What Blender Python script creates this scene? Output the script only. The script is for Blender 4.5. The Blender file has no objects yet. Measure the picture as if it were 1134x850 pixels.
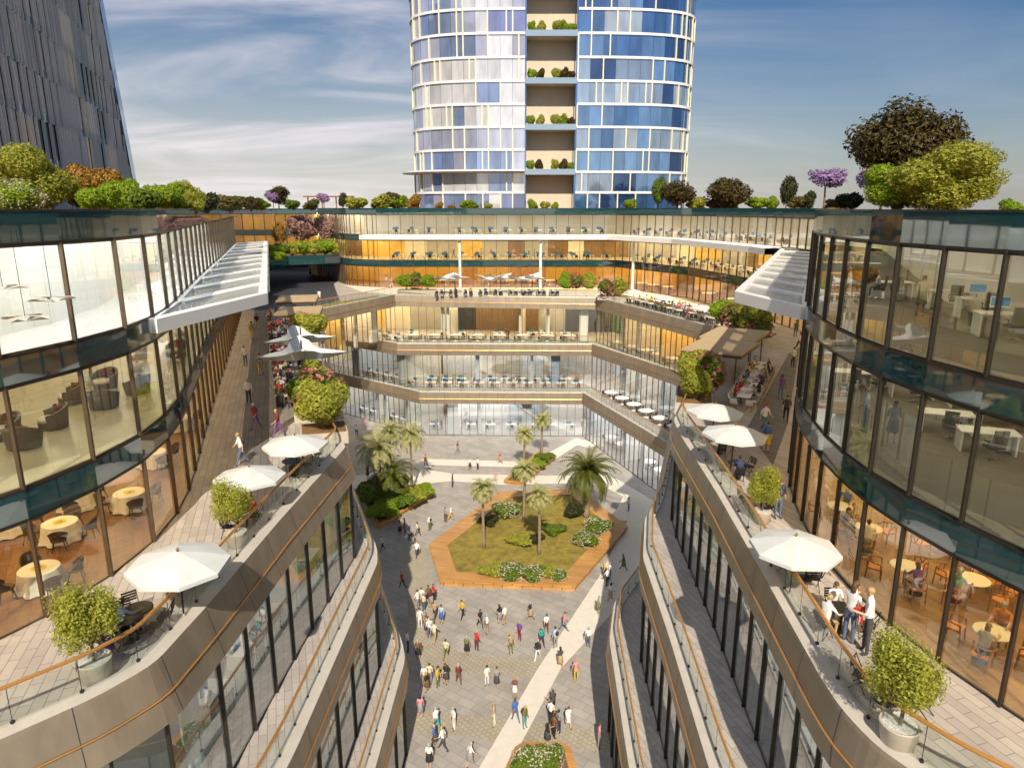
import bpy, bmesh, math, random
from mathutils import Vector, Matrix, noise, Quaternion
rnd = random.Random(11)
PI = math.pi
scene = bpy.context.scene
COL = scene.collection
# ------------------------------------------------------------------ camera figures (metres, z up)
CAMH = 33.05
PITCH = math.atan(195 / 774)
def ground(px, py, z=0.0):
    """point of the horizontal plane z that is seen at a photo pixel"""
    dx = (px - 567) / 774; dy = (py - 425) / 774
    vy = math.cos(PITCH) - dy * math.sin(PITCH); vz = -math.sin(PITCH) - dy * math.cos(PITCH)
    t = (z - CAMH) / vz
    return (dx * t, vy * t)
def atdist(px, Y):
    return (px - 567) / 774 * 0.97 * Y
# ------------------------------------------------------------------ mesh builder
class MB:
    def __init__(s):
        s.v = []; s.f = []; s.m = []
    def add(s, verts, faces, mi=0, M=None):
        b = len(s.v)
        for p in verts:
            p = Vector(p)
            s.v.append(tuple(M @ p) if M is not None else tuple(p))
        for f in faces:
            s.f.append(tuple(b + i for i in f)); s.m.append(mi)
        return s
    def box(s, c, d, mi=0, rz=0.0, M=None):
        x, y, z = d[0] / 2, d[1] / 2, d[2] / 2
        vs = [(-x, -y, -z), (x, -y, -z), (x, y, -z), (-x, y, -z), (-x, -y, z), (x, -y, z), (x, y, z), (-x, y, z)]
        T = Matrix.Translation(c) @ Matrix.Rotation(rz, 4, 'Z')
        if M is not None: T = M @ T
        return s.add(vs, [(0, 3, 2, 1), (4, 5, 6, 7), (0, 1, 5, 4), (1, 2, 6, 5), (2, 3, 7, 6), (3, 0, 4, 7)], mi, T)
    def bar(s, a, b, w, h=None, mi=0):
        a = Vector(a); b = Vector(b); d = b - a; L = d.length
        if L < 1e-6: return s
        q = d.to_track_quat('X', 'Z')
        T = Matrix.Translation((a + b) / 2) @ q.to_matrix().to_4x4()
        return s.box((0, 0, 0), (L, w, h or w), mi, 0, T)
    def tube(s, pts, r, n=6, mi=0, cap=True):
        pts = [Vector(p) for p in pts]
        if not isinstance(r, (list, tuple)): r = [r] * len(pts)
        b = len(s.v); prev = None
        for i, p in enumerate(pts):
            d = (pts[min(i + 1, len(pts) - 1)] - pts[max(i - 1, 0)]).normalized()
            if prev is None:
                u = d.orthogonal().normalized()
            else:
                u = (prev - d * prev.dot(d)).normalized()
            prev = u; w = d.cross(u)
            for k in range(n):
                a = 2 * PI * k / n
                s.v.append(tuple(p + (u * math.cos(a) + w * math.sin(a)) * r[i]))
        for i in range(len(pts) - 1):
            for k in range(n):
                k2 = (k + 1) % n
                s.f.append((b + i * n + k, b + i * n + k2, b + (i + 1) * n + k2, b + (i + 1) * n + k)); s.m.append(mi)
        if cap:
            s.f.append(tuple(b + k for k in reversed(range(n)))); s.m.append(mi)
            e = b + (len(pts) - 1) * n
            s.f.append(tuple(e + k for k in range(n))); s.m.append(mi)
        return s
    def lathe(s, prof, n=16, c=(0, 0, 0), mi=0, M=None):
        vs = []; fs = []
        for r, z in prof:
            for k in range(n):
                a = 2 * PI * k / n
                vs.append((c[0] + r * math.cos(a), c[1] + r * math.sin(a), c[2] + z))
        for i in range(len(prof) - 1):
            for k in range(n):
                k2 = (k + 1) % n
                fs.append((i * n + k, i * n + k2, (i + 1) * n + k2, (i + 1) * n + k))
        if prof[0][0] > 1e-4: fs.append(tuple(reversed(range(n))))
        if prof[-1][0] > 1e-4: fs.append(tuple((len(prof) - 1) * n + k for k in range(n)))
        return s.add(vs, fs, mi, M)
    def prism(s, poly, z0, z1, mi=0, top=None, side=None):
        n = len(poly); A = sum(poly[i][0] * poly[(i + 1) % n][1] - poly[(i + 1) % n][0] * poly[i][1] for i in range(n))
        if A < 0: poly = list(reversed(poly))
        b = len(s.v)
        for p in poly: s.v.append((p[0], p[1], z0))
        for p in poly: s.v.append((p[0], p[1], z1))
        s.f.append(tuple(b + i for i in reversed(range(n)))); s.m.append(mi)
        s.f.append(tuple(b + n + i for i in range(n))); s.m.append(mi if top is None else top)
        for i in range(n):
            j = (i + 1) % n
            s.f.append((b + i, b + j, b + n + j, b + n + i)); s.m.append(mi if side is None else side)
        return s
    def sheet(s, poly, z, mi=0):
        n = len(poly); A = sum(poly[i][0] * poly[(i + 1) % n][1] - poly[(i + 1) % n][0] * poly[i][1] for i in range(n))
        if A < 0: poly = list(reversed(poly))
        b = len(s.v)
        for p in poly: s.v.append((p[0], p[1], z))
        s.f.append(tuple(range(b, b + n))); s.m.append(mi); return s
    def strip(s, A, B, mi=0):
        """ruled strip between two 3-D polylines of equal length"""
        b = len(s.v); n = len(A)
        for p in A: s.v.append(tuple(p))
        for p in B: s.v.append(tuple(p))
        for i in range(n - 1):
            s.f.append((b + i, b + i + 1, b + n + i + 1, b + n + i)); s.m.append(mi)
        return s
    def ball(s, c, r, mi=0, seg=10, rings=6, M=None):
        prof = []
        if not isinstance(r, (tuple, list)): r = (r, r, r)
        vs = [(c[0], c[1], c[2] - r[2])]; fs = []
        for i in range(1, rings):
            t = -PI / 2 + PI * i / rings
            for k in range(seg):
                a = 2 * PI * k / seg
                vs.append((c[0] + r[0] * math.cos(t) * math.cos(a), c[1] + r[1] * math.cos(t) * math.sin(a), c[2] + r[2] * math.sin(t)))
        vs.append((c[0], c[1], c[2] + r[2])); top = len(vs) - 1
        for k in range(seg):
            k2 = (k + 1) % seg
            fs.append((0, 1 + k2, 1 + k))
            for i in range(rings - 2):
                o = 1 + i * seg
                fs.append((o + k, o + k2, o + seg + k2, o + seg + k))
            o = 1 + (rings - 2) * seg
            fs.append((o + k, o + k2, top))
        return s.add(vs, fs, mi, M)
    def mesh(s, name, mats, smooth=False):
        me = bpy.data.meshes.new(name)
        me.from_pydata(s.v, [], s.f)
        for m in (mats if isinstance(mats, (list, tuple)) else [mats]): me.materials.append(m)
        me.polygons.foreach_set('material_index', s.m)
        if smooth: me.polygons.foreach_set('use_smooth', [True] * len(s.f))
        me.update()
        return me
    def build(s, name, mats, parent=None, smooth=False):
        return link(name, s.mesh(name, mats, smooth), parent)
def link(name, me, parent=None, loc=(0, 0, 0), rz=0.0, sc=None):
    o = bpy.data.objects.new(name, me); COL.objects.link(o)
    o.location = loc; o.rotation_euler = (0, 0, rz)
    if sc is not None: o.scale = sc if isinstance(sc, (tuple, list)) else (sc, sc, sc)
    if parent is not None: o.parent = parent
    return o
def tag(o, label, cat, group=None, kind=None):
    if label: o['label'] = label
    if cat: o['category'] = cat
    if group: o['group'] = group
    if kind: o['kind'] = kind
    return o
def thing(name, label, cat, loc=(0, 0, 0), rz=0.0, group=None, sc=None):
    return tag(link(name, None, None, loc, rz, sc), label, cat, group)
KIDS = {}
def dup(root, loc, rz=0.0, label=None, group=None, sc=None):
    r = root.copy(); COL.objects.link(r); r.location = loc; r.rotation_euler = (0, 0, rz)
    if sc is not None: r.scale = sc if isinstance(sc, (tuple, list)) else (sc, sc, sc)
    if label: r['label'] = label
    if group: r['group'] = group
    kids = KIDS.get(root.name)
    if kids is None:
        kids = KIDS[root.name] = [(ch, list(ch.children)) for ch in root.children]
    for ch, gs in kids:
        c = ch.copy(); COL.objects.link(c); c.parent = r
        for g in gs:
            d = g.copy(); COL.objects.link(d); d.parent = c
    return r
class Proto:
    """first place() moves the built thing itself, later ones copy it"""
    def __init__(s, root): s.root = root; s.used = False
    def place(s, loc, rz=0.0, label=None, group=None, sc=None):
        if not s.used:
            s.used = True; r = s.root
            KIDS[r.name] = [(ch, list(ch.children)) for ch in r.children]
            r.location = loc; r.rotation_euler = (0, 0, rz)
            if sc is not None: r.scale = sc if isinstance(sc, (tuple, list)) else (sc, sc, sc)
            if label: r['label'] = label
            if group: r['group'] = group
            return r
        return dup(s.root, loc, rz, label, group, sc)
def structure(name, mb, mats):
    o = mb.build(name, mats); o['kind'] = 'structure'; return o
# ------------------------------------------------------------------ materials
def newmat(name):
    m = bpy.data.materials.new(name); m.use_nodes = True
    nt = m.node_tree; nt.nodes.clear()
    return m, nt, nt.nodes, nt.links
def mat(name, col, rough=0.6, metal=0.0, var=0.12, scale=2.0, spec=0.5, bump=0.0, emit=None, bscale=None, stretch=None, detail=4):
    m, nt, N, L = newmat(name)
    out = N.new('ShaderNodeOutputMaterial'); b = N.new('ShaderNodeBsdfPrincipled')
    L.new(b.outputs[0], out.inputs[0])
    b.inputs['Base Color'].default_value = (*col, 1); b.inputs['Roughness'].default_value = rough
    b.inputs['Metallic'].default_value = metal; b.inputs['Specular IOR Level'].default_value = spec
    if var > 0 or bump > 0:
        tc = N.new('ShaderNodeTexCoord'); mp = N.new('ShaderNodeMapping'); L.new(tc.outputs['Object'], mp.inputs[0])
        if stretch: mp.inputs['Scale'].default_value = stretch
        nz = N.new('ShaderNodeTexNoise'); nz.inputs['Scale'].default_value = scale; nz.inputs['Detail'].default_value = detail
        nz.inputs['Roughness'].default_value = 0.65
        L.new(mp.outputs[0], nz.inputs['Vector'])
        if var > 0:
            mr = N.new('ShaderNodeMapRange'); mr.inputs['From Min'].default_value = .25; mr.inputs['From Max'].default_value = .75
            mr.inputs['To Min'].default_value = 1 - var; mr.inputs['To Max'].default_value = 1 + var
            L.new(nz.outputs[0], mr.inputs[0])
            hv = N.new('ShaderNodeHueSaturation'); hv.inputs['Color'].default_value = (*col, 1)
            L.new(mr.outputs[0], hv.inputs['Value']); L.new(hv.outputs[0], b.inputs['Base Color'])
        if bump > 0:
            bp = N.new('ShaderNodeBump'); bp.inputs['Strength'].default_value = bump; bp.inputs['Distance'].default_value = .02
            L.new(nz.outputs[0], bp.inputs['Height']); L.new(bp.outputs[0], b.inputs['Normal'])
    if emit:
        b.inputs['Emission Color'].default_value = (*emit[0], 1); b.inputs['Emission Strength'].default_value = emit[1]
    return m
def brickmat(name, c1, c2, mortar, w, h, ms=0.012, rot=0.0, rough=.7, var=.15, off=.5, spec=.4):
    m, nt, N, L = newmat(name)
    out = N.new('ShaderNodeOutputMaterial'); b = N.new('ShaderNodeBsdfPrincipled'); L.new(b.outputs[0], out.inputs[0])
    tc = N.new('ShaderNodeTexCoord'); mp = N.new('ShaderNodeMapping'); mp.inputs['Rotation'].default_value = (0, 0, rot)
    L.new(tc.outputs['Object'], mp.inputs[0])
    br = N.new('ShaderNodeTexBrick'); br.offset = off
    br.inputs['Color1'].default_value = (*c1, 1); br.inputs['Color2'].default_value = (*c2, 1); br.inputs['Mortar'].default_value = (*mortar, 1)
    br.inputs['Scale'].default_value = 1; br.inputs['Mortar Size'].default_value = ms; br.inputs['Brick Width'].default_value = w; br.inputs['Row Height'].default_value = h
    br.inputs['Bias'].default_value = -.1
    L.new(mp.outputs[0], br.inputs['Vector'])
    nz = N.new('ShaderNodeTexNoise'); nz.inputs['Scale'].default_value = .35; nz.inputs['Detail'].default_value = 8; nz.inputs['Roughness'].default_value = .7
    L.new(mp.outputs[0], nz.inputs['Vector'])
    mr = N.new('ShaderNodeMapRange'); mr.inputs['From Min'].default_value = .3; mr.inputs['From Max'].default_value = .7
    mr.inputs['To Min'].default_value = 1 - var; mr.inputs['To Max'].default_value = 1 + var; L.new(nz.outputs[0], mr.inputs[0])
    hv = N.new('ShaderNodeHueSaturation'); L.new(br.outputs['Color'], hv.inputs['Color']); L.new(mr.outputs[0], hv.inputs['Value'])
    L.new(hv.outputs[0], b.inputs['Base Color'])
    mr2 = N.new('ShaderNodeMapRange'); mr2.inputs['To Min'].default_value = rough - .15; mr2.inputs['To Max'].default_value = rough + .15
    L.new(nz.outputs[0], mr2.inputs[0]); L.new(mr2.outputs[0], b.inputs['Roughness'])
    b.inputs['Specular IOR Level'].default_value = spec
    bp = N.new('ShaderNodeBump'); bp.inputs['Strength'].default_value = .4; bp.inputs['Distance'].default_value = .01; bp.invert = True
    L.new(br.outputs['Fac'], bp.inputs['Height']); L.new(bp.outputs[0], b.inputs['Normal'])
    return m
def glassmat(name, tint, refl=0.10, edge=0.9, rough=0.0, ior=1.5, wav=0.0):
    """thin architectural pane: transparent with mirror reflection that grows at grazing angles"""
    m, nt, N, L = newmat(name)
    out = N.new('ShaderNodeOutputMaterial'); mix = N.new('ShaderNodeMixShader'); L.new(mix.outputs[0], out.inputs[0])
    tr = N.new('ShaderNodeBsdfTransparent'); tr.inputs[0].default_value = (*tint, 1)
    gl = N.new('ShaderNodeBsdfGlossy'); gl.inputs['Roughness'].default_value = rough; gl.inputs[0].default_value = (.95, .97, 1, 1)
    lw = N.new('ShaderNodeLayerWeight'); lw.inputs[0].default_value = .35
    mr = N.new('ShaderNodeMapRange'); mr.inputs['To Min'].default_value = refl; mr.inputs['To Max'].default_value = edge
    pw = N.new('ShaderNodeMath'); pw.operation = 'POWER'; pw.inputs[1].default_value = 2.2
    L.new(lw.outputs['Facing'], pw.inputs[0]); L.new(pw.outputs[0], mr.inputs[0])
    L.new(mr.outputs[0], mix.inputs[0]); L.new(tr.outputs[0], mix.inputs[1]); L.new(gl.outputs[0], mix.inputs[2])
    if wav > 0:
        tc = N.new('ShaderNodeTexCoord'); nz = N.new('ShaderNodeTexNoise'); nz.inputs['Scale'].default_value = .5; nz.inputs['Detail'].default_value = 1
        L.new(tc.outputs['Object'], nz.inputs['Vector'])
        bp = N.new('ShaderNodeBump'); bp.inputs['Strength'].default_value = wav; bp.inputs['Distance'].default_value = .05
        L.new(nz.outputs[0], bp.inputs['Height']); L.new(bp.outputs[0], gl.inputs['Normal'])
    return m
def panemat(name, col, rough=.06, spec=.9, var=.0, metal=0.0, emit=None, wav=.06, streak=0.0):
    """coated opaque glass (spandrels, tower panes)"""
    m, nt, N, L = newmat(name)
    out = N.new('ShaderNodeOutputMaterial'); b = N.new('ShaderNodeBsdfPrincipled'); L.new(b.outputs[0], out.inputs[0])
    b.inputs['Base Color'].default_value = (*col, 1); b.inputs['Roughness'].default_value = rough
    b.inputs['Specular IOR Level'].default_value = spec; b.inputs['IOR'].default_value = 1.9; b.inputs['Metallic'].default_value = metal
    tc = N.new('ShaderNodeTexCoord')
    nz = N.new('ShaderNodeTexNoise'); nz.inputs['Scale'].default_value = .6; nz.inputs['Detail'].default_value = 1
    L.new(tc.outputs['Object'], nz.inputs['Vector'])
    bp = N.new('ShaderNodeBump'); bp.inputs['Strength'].default_value = wav; bp.inputs['Distance'].default_value = .05
    L.new(nz.outputs[0], bp.inputs['Height']); L.new(bp.outputs[0], b.inputs['Normal'])
    if var > 0:
        oi = N.new('ShaderNodeObjectInfo')
        mr = N.new('ShaderNodeMapRange'); mr.inputs['To Min'].default_value = 1 - var; mr.inputs['To Max'].default_value = 1 + var
        L.new(oi.outputs['Random'], mr.inputs[0])
        hv = N.new('ShaderNodeHueSaturation'); hv.inputs['Color'].default_value = (*col, 1); L.new(mr.outputs[0], hv.inputs['Value'])
        L.new(hv.outputs[0], b.inputs['Base Color'])
    if streak > 0:
        # what stands behind the coated pane: blinds, furniture, rooms of another tone
        oi = N.new('ShaderNodeObjectInfo'); vm = N.new('ShaderNodeVectorMath'); vm.operation = 'ADD'; cb = N.new('ShaderNodeCombineXYZ')
        ml = N.new('ShaderNodeMath'); ml.operation = 'MULTIPLY'; ml.inputs[1].default_value = 97; L.new(oi.outputs['Random'], ml.inputs[0]); L.new(ml.outputs[0], cb.inputs[0]); L.new(ml.outputs[0], cb.inputs[2])
        L.new(tc.outputs['Object'], vm.inputs[0]); L.new(cb.outputs[0], vm.inputs[1])
        mp = N.new('ShaderNodeMapping'); mp.inputs['Scale'].default_value = (.55, 1, .16); L.new(vm.outputs[0], mp.inputs[0])
        n2 = N.new('ShaderNodeTexNoise'); n2.inputs['Scale'].default_value = 1.0; n2.inputs['Detail'].default_value = 2; n2.inputs['Roughness'].default_value = .6; L.new(mp.outputs[0], n2.inputs['Vector'])
        r2 = N.new('ShaderNodeMapRange'); r2.inputs['From Min'].default_value = .35; r2.inputs['From Max'].default_value = .68; r2.inputs['To Min'].default_value = 1 - streak; r2.inputs['To Max'].default_value = 1 + streak * 1.6; L.new(n2.outputs[0], r2.inputs[0])
        h2 = N.new('ShaderNodeHueSaturation'); src = b.inputs['Base Color'].links[0].from_socket if b.inputs['Base Color'].links else None
        if src: L.new(src, h2.inputs['Color'])
        else: h2.inputs['Color'].default_value = (*col, 1)
        L.new(r2.outputs[0], h2.inputs['Value']); L.new(h2.outputs[0], b.inputs['Base Color'])
    if emit:
        b.inputs['Emission Color'].default_value = (*emit[0], 1); b.inputs['Emission Strength'].default_value = emit[1]
    return m
def leafmat(name, c1, c2, trans=.35):
    m, nt, N, L = newmat(name)
    out = N.new('ShaderNodeOutputMaterial'); mix = N.new('ShaderNodeMixShader'); L.new(mix.outputs[0], out.inputs[0])
    geo = N.new('ShaderNodeNewGeometry'); cr = N.new('ShaderNodeMix'); cr.data_type = 'RGBA'
    cr.inputs[6].default_value = (*c1, 1); cr.inputs[7].default_value = (*c2, 1)
    L.new(geo.outputs['Random Per Island'], cr.inputs[0])
    b = N.new('ShaderNodeBsdfPrincipled'); b.inputs['Roughness'].default_value = .5; b.inputs['Specular IOR Level'].default_value = .3
    t = N.new('ShaderNodeBsdfTranslucent')
    L.new(cr.outputs[2], b.inputs['Base Color']); L.new(cr.outputs[2], t.inputs[0])
    mix.inputs[0].default_value = trans
    L.new(b.outputs[0], mix.inputs[1]); L.new(t.outputs[0], mix.inputs[2])
    return m
def woodmat(name, c1, c2, mortar, pw, pl, rot=0.0, rough=.5, var=.25):
    m = brickmat(name, c1, c2, mortar, pl, pw, .006, rot, rough, var, .37)
    return m
M = {}
M['paver'] = brickmat('terrace_pavers', (.42, .385, .36), (.34, .31, .295), (.20, .18, .165), .95, .32, .012, rot=math.radians(72), var=.16)
M['paver_dark_and_shade'] = brickmat('dark_pavers_and_shade', (.15, .145, .145), (.11, .108, .11), (.05, .05, .05), 1.0, .38, .014, rot=math.radians(72), var=.16)  # dark walkway pavers, also used for the painted shadow opposite
M['plaza'] = brickmat('plaza_slabs', (.37, .35, .325), (.31, .29, .27), (.20, .19, .175), 1.25, .72, .016, rot=math.radians(35), var=.2)
M['passage'] = brickmat('shaded_passage_slabs', (.05, .055, .07), (.04, .045, .055), (.02, .02, .025), 1.2, .6, .014, rough=.45)  # dark slabs, deepened to hold the deck's shade in their colour
M['pale'] = mat('pale_stone', (.66, .62, .56), .6, var=.08, scale=1.5)
M['beige'] = brickmat('beige_setts', (.38, .345, .275), (.34, .305, .24), (.24, .215, .17), .34, .34, .022, rot=math.radians(45), var=.12)
M['ground'] = mat('far_ground', (.14, .15, .08), .9, var=.3, scale=.02)
M['bronze'] = mat('bronze_cladding', (.31, .26, .20), .40, metal=.45, var=.18, scale=1.1, stretch=(1, 1, .35))
M['copper'] = mat('copper_trim', (.62, .32, .10), .32, metal=.6, var=.1, scale=3)
M['coping'] = mat('pale_coping', (.48, .455, .42), .6, var=.1, scale=1.2)
M['concrete'] = mat('grey_concrete', (.38, .36, .33), .75, var=.15, scale=.7)
M['white'] = mat('white_paint', (.80, .79, .77), .4, var=.03, scale=.8)
M['offwhite'] = mat('cream_wall', (.74, .68, .56), .6, var=.06, scale=.4)
M['gold'] = mat('gold_panel', (.75, .50, .14), .45, var=.15, scale=.5)
M['orange'] = mat('orange_panel', (.58, .33, .11), .5, var=.2, scale=.5)
M['curtain'] = mat('white_curtain', (.80, .77, .70), .8, var=.10, scale=2.5, stretch=(1, 1, .02))
M['greywall'] = mat('grey_wall', (.42, .40, .37), .7, var=.1, scale=.4)
M['bluewall'] = mat('pale_blue_wall', (.52, .57, .64), .7, var=.1, scale=.4)
M['greenwall'] = mat('green_planted_wall', (.035, .13, .05), .8, var=.5, scale=2.5)
M['darkwall'] = mat('dark_wall', (.035, .04, .05), .6, var=.3, scale=.4)
M['brownwall'] = mat('brown_timber_wall', (.22, .13, .06), .6, var=.3, scale=1.5, stretch=(1, 1, .1))
M['white_floor'] = mat('white_resin_floor', (.62, .61, .59), .3, var=.06, scale=.5)
M['carpet'] = mat('grey_carpet', (.16, .145, .11), .9, var=.12, scale=1.2)
M['lounge_floor'] = mat('cream_stone_floor', (.52, .46, .33), .25, var=.12, scale=.7)
M['wood_floor'] = woodmat('oak_boards', (.23, .10, .032), (.16, .066, .02), (.06, .03, .012), .32, 2.4, rot=math.radians(60), rough=.4)
M['cafe_floor'] = woodmat('cafe_boards', (.32, .18, .075), (.24, .13, .052), (.10, .06, .03), .4, 2.2, rot=math.radians(75), rough=.4)
M['pale_floor'] = mat('pale_office_floor', (.50, .45, .38), .35, var=.1, scale=.5)
M['deck'] = woodmat('bench_boards', (.50, .27, .09), (.40, .205, .065), (.18, .09, .035), .22, 3.2, rot=0.2, rough=.5, var=.2)
M['frame'] = mat('dark_mullion', (.045, .038, .032), .4, metal=.5, var=.2, scale=2)
M['frame_brown'] = mat('bronze_mullion', (.12, .085, .055), .4, metal=.5, var=.2, scale=2)
M['glass'] = glassmat('clear_glazing', (.84, .88, .82), .15, .9)
M['glass_court'] = glassmat('court_glazing', (.66, .76, .78), .26, .9)
M['glass_silver'] = glassmat('silver_glazing', (.78, .86, .94), .30, .8)
M['glass_back'] = glassmat('back_glazing', (.88, .90, .85), .12, .7)
M['rail_glass'] = glassmat('railing_glass', (.86, .92, .90), .05, .6)
def frostmat():
    m, nt, N, L = newmat('frosted_canopy_glass'); out = N.new('ShaderNodeOutputMaterial'); mx = N.new('ShaderNodeMixShader'); m2 = N.new('ShaderNodeMixShader')
    tr = N.new('ShaderNodeBsdfTransparent'); df = N.new('ShaderNodeBsdfPrincipled'); df.inputs['Base Color'].default_value = (.72, .76, .74, 1); df.inputs['Roughness'].default_value = .15
    tl = N.new('ShaderNodeBsdfTranslucent'); tl.inputs[0].default_value = (.8, .84, .82, 1)
    m2.inputs[0].default_value = .5; L.new(df.outputs[0], m2.inputs[1]); L.new(tl.outputs[0], m2.inputs[2])
    mx.inputs[0].default_value = .34; L.new(tr.outputs[0], mx.inputs[1]); L.new(m2.outputs[0], mx.inputs[2]); L.new(mx.outputs[0], out.inputs[0])
    return m
M['frost'] = frostmat()
M['spandrel'] = panemat('teal_spandrel', (.012, .055, .062), .03, .8, wav=.03)
M['spandrel_pale'] = panemat('grey_spandrel', (.12, .13, .125), .08, .8, wav=.03)
M['soil'] = mat('dry_soil', (.17, .10, .04), .95, var=.4, scale=6, bump=.6)
M['lawn'] = mat('mown_lawn', (.22, .175, .03), .95, var=.55, scale=1.3, bump=.9, detail=12)
M['metal_black'] = mat('black_metal', (.02, .02, .022), .45, metal=.4, var=.1)
M['wicker'] = mat('grey_wicker', (.15, .125, .10), .7, var=.3, scale=14, bump=.5)
M['wicker_dark'] = mat('brown_wicker', (.07, .045, .03), .65, var=.3, scale=14)
M['cushion'] = mat('cream_cushion', (.66, .60, .50), .85, var=.06)
M['cushion_red'] = mat('maroon_cushion', (.16, .025, .012), .8, var=.15)
M['cloth'] = mat('white_cloth', (.78, .75, .70), .85, var=.05)
M['canvas'] = mat('umbrella_canvas', (.56, .58, .58), .8, var=.07, scale=1.5)
M['awning'] = mat('taupe_awning', (.44, .33, .19), .8, var=.08, scale=1)
M['pot'] = mat('stone_pot', (.47, .42, .35), .55, var=.1, scale=3)
M['pebbles'] = mat('white_pebbles', (.5, .5, .5), .8, var=.6, scale=25)
M['bark'] = mat('grey_bark', (.17, .12, .08), .9, var=.4, scale=8, bump=.8)
M['palm_bark'] = mat('palm_bark', (.25, .19, .13), .9, var=.4, scale=9, bump=.8)
M['wood'] = mat('oiled_wood', (.30, .14, .045), .45, var=.25, scale=5, stretch=(1, 1, 6))
M['seat_orange'] = mat('orange_leather', (.58, .22, .03), .5, var=.1)
M['desk'] = mat('white_desk', (.75, .73, .68), .4, var=.03)
M['chair_black'] = mat('black_fabric', (.025, .025, .028), .8, var=.2)
M['chair_grey'] = mat('grey_fabric', (.12, .12, .11), .8, var=.15)
M['chrome'] = mat('chrome', (.7, .7, .7), .2, metal=1, var=0)
M['screen'] = mat('blue_screen', (.02, .12, .22), .3, var=.3, scale=3, emit=((.10, .40, .65), .22))
M['plate'] = mat('yellow_plate', (.62, .50, .05), .4, var=.1)
M['red_box'] = mat('red_folder', (.55, .06, .02), .5, var=.1)
M['lamp_warm'] = mat('warm_ceiling_light', (.9, .8, .6), .5, var=0, emit=((1.0, .76, .42), 9))
M['lamp_gold'] = mat('gold_ceiling_light', (.9, .8, .6), .5, var=0, emit=((1.0, .68, .30), 6.5))
M['lamp_neutral'] = mat('soft_ceiling_light', (.9, .85, .75), .5, var=0, emit=((1.0, .86, .66), 9))
M['lamp_mid'] = mat('office_ceiling_light', (.9, .85, .75), .5, var=0, emit=((1.0, .83, .56), 3.4))
M['lamp_low'] = mat('dim_ceiling_light', (.9, .9, .85), .5, var=0, emit=((1.0, .93, .82), 3))
M['lamp_cool'] = mat('cool_ceiling_light', (.9, .9, .9), .5, var=0, emit=((1.0, .95, .88), 9))
M['lamp_bright'] = mat('bright_ceiling_light', (.9, .9, .9), .5, var=0, emit=((1.0, .98, .97), 12))
LEAF = {
    'lime': leafmat('lime_leaves', (.24, .28, .03), (.56, .55, .10), .46),
    'green': leafmat('green_leaves', (.07, .14, .015), (.22, .30, .035), .4),
    'bright': leafmat('bright_green_leaves', (.16, .29, .015), (.42, .52, .045), .46),
    'dark': leafmat('dark_leaves', (.022, .035, .012), (.06, .065, .02), .2),
    'maroon': leafmat('maroon_leaves', (.035, .034, .012), (.13, .095, .026), .3),
    'brown': leafmat('ochre_leaves', (.26, .14, .02), (.44, .26, .05)),
    'olive': leafmat('olive_leaves', (.10, .10, .03), (.19, .16, .05)),
    'purple': leafmat('purple_blossom', (.33, .22, .45), (.50, .36, .60)),
    'pinkbush': leafmat('mauve_blossom', (.28, .15, .13), (.52, .34, .32)),
    'pink': leafmat('pink_blossom', (.42, .10, .13), (.58, .22, .22)),
    'whitef': leafmat('white_blossom', (.62, .58, .46), (.72, .68, .60)),
    'palm': leafmat('date_palm_fronds', (.05, .08, .012), (.17, .18, .03), .25),
    'palepalm': leafmat('pale_palm_fronds', (.30, .32, .11), (.58, .56, .28), .4),
}
# ------------------------------------------------------------------ plan helpers (paths run clockwise: outside = right-hand side)
def catmull(pts, n=6):
    P = [Vector(p) for p in pts]; out = []
    for i in range(len(P) - 1):
        p0 = P[max(i - 1, 0)]; p1 = P[i]; p2 = P[i + 1]; p3 = P[min(i + 2, len(P) - 1)]
        for k in range(n):
            t = k / n
            out.append(0.5 * ((2 * p1) + (p2 - p0) * t + (2 * p0 - 5 * p1 + 4 * p2 - p3) * t * t + (3 * p1 - p0 - 3 * p2 + p3) * t ** 3))
    out.append(P[-1])
    return [(p.x, p.y) for p in out]
def length(p): return sum(math.dist(p[i], p[i + 1]) for i in range(len(p) - 1))
def walk(path, s):
    for i in range(len(path) - 1):
        d = math.dist(path[i], path[i + 1])
        if s <= d or i == len(path) - 2:
            t = s / d if d else 0
            return (path[i][0] + (path[i + 1][0] - path[i][0]) * t, path[i][1] + (path[i + 1][1] - path[i][1]) * t)
        s -= d
def resample(path, bay):
    L = length(path); n = max(1, round(L / bay))
    return [walk(path, L * k / n) for k in range(n + 1)]
def split(path, bay):
    """even bays on every straight run, corners kept"""
    out = [path[0]]
    for i in range(len(path) - 1):
        n = max(1, round(math.dist(path[i], path[i + 1]) / bay))
        for k in range(1, n + 1):
            t = k / n
            out.append((path[i][0] + (path[i + 1][0] - path[i][0]) * t, path[i][1] + (path[i + 1][1] - path[i][1]) * t))
    return out
def offset(path, d):
    n = len(path); out = []
    for i in range(n):
        ns = []
        if i > 0:
            a, b = path[i - 1], path[i]; l = math.dist(a, b) or 1; ns.append(((b[1] - a[1]) / l, -(b[0] - a[0]) / l))
        if i < n - 1:
            a, b = path[i], path[i + 1]; l = math.dist(a, b) or 1; ns.append(((b[1] - a[1]) / l, -(b[0] - a[0]) / l))
        if len(ns) == 2:
            mx, my = ns[0][0] + ns[1][0], ns[0][1] + ns[1][1]; l = math.hypot(mx, my) or 1
            mx /= l; my /= l; c = max(.4, mx * ns[0][0] + my * ns[0][1])
            out.append((path[i][0] + mx * d / c, path[i][1] + my * d / c))
        else:
            out.append((path[i][0] + ns[0][0] * d, path[i][1] + ns[0][1] * d))
    return out
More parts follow.
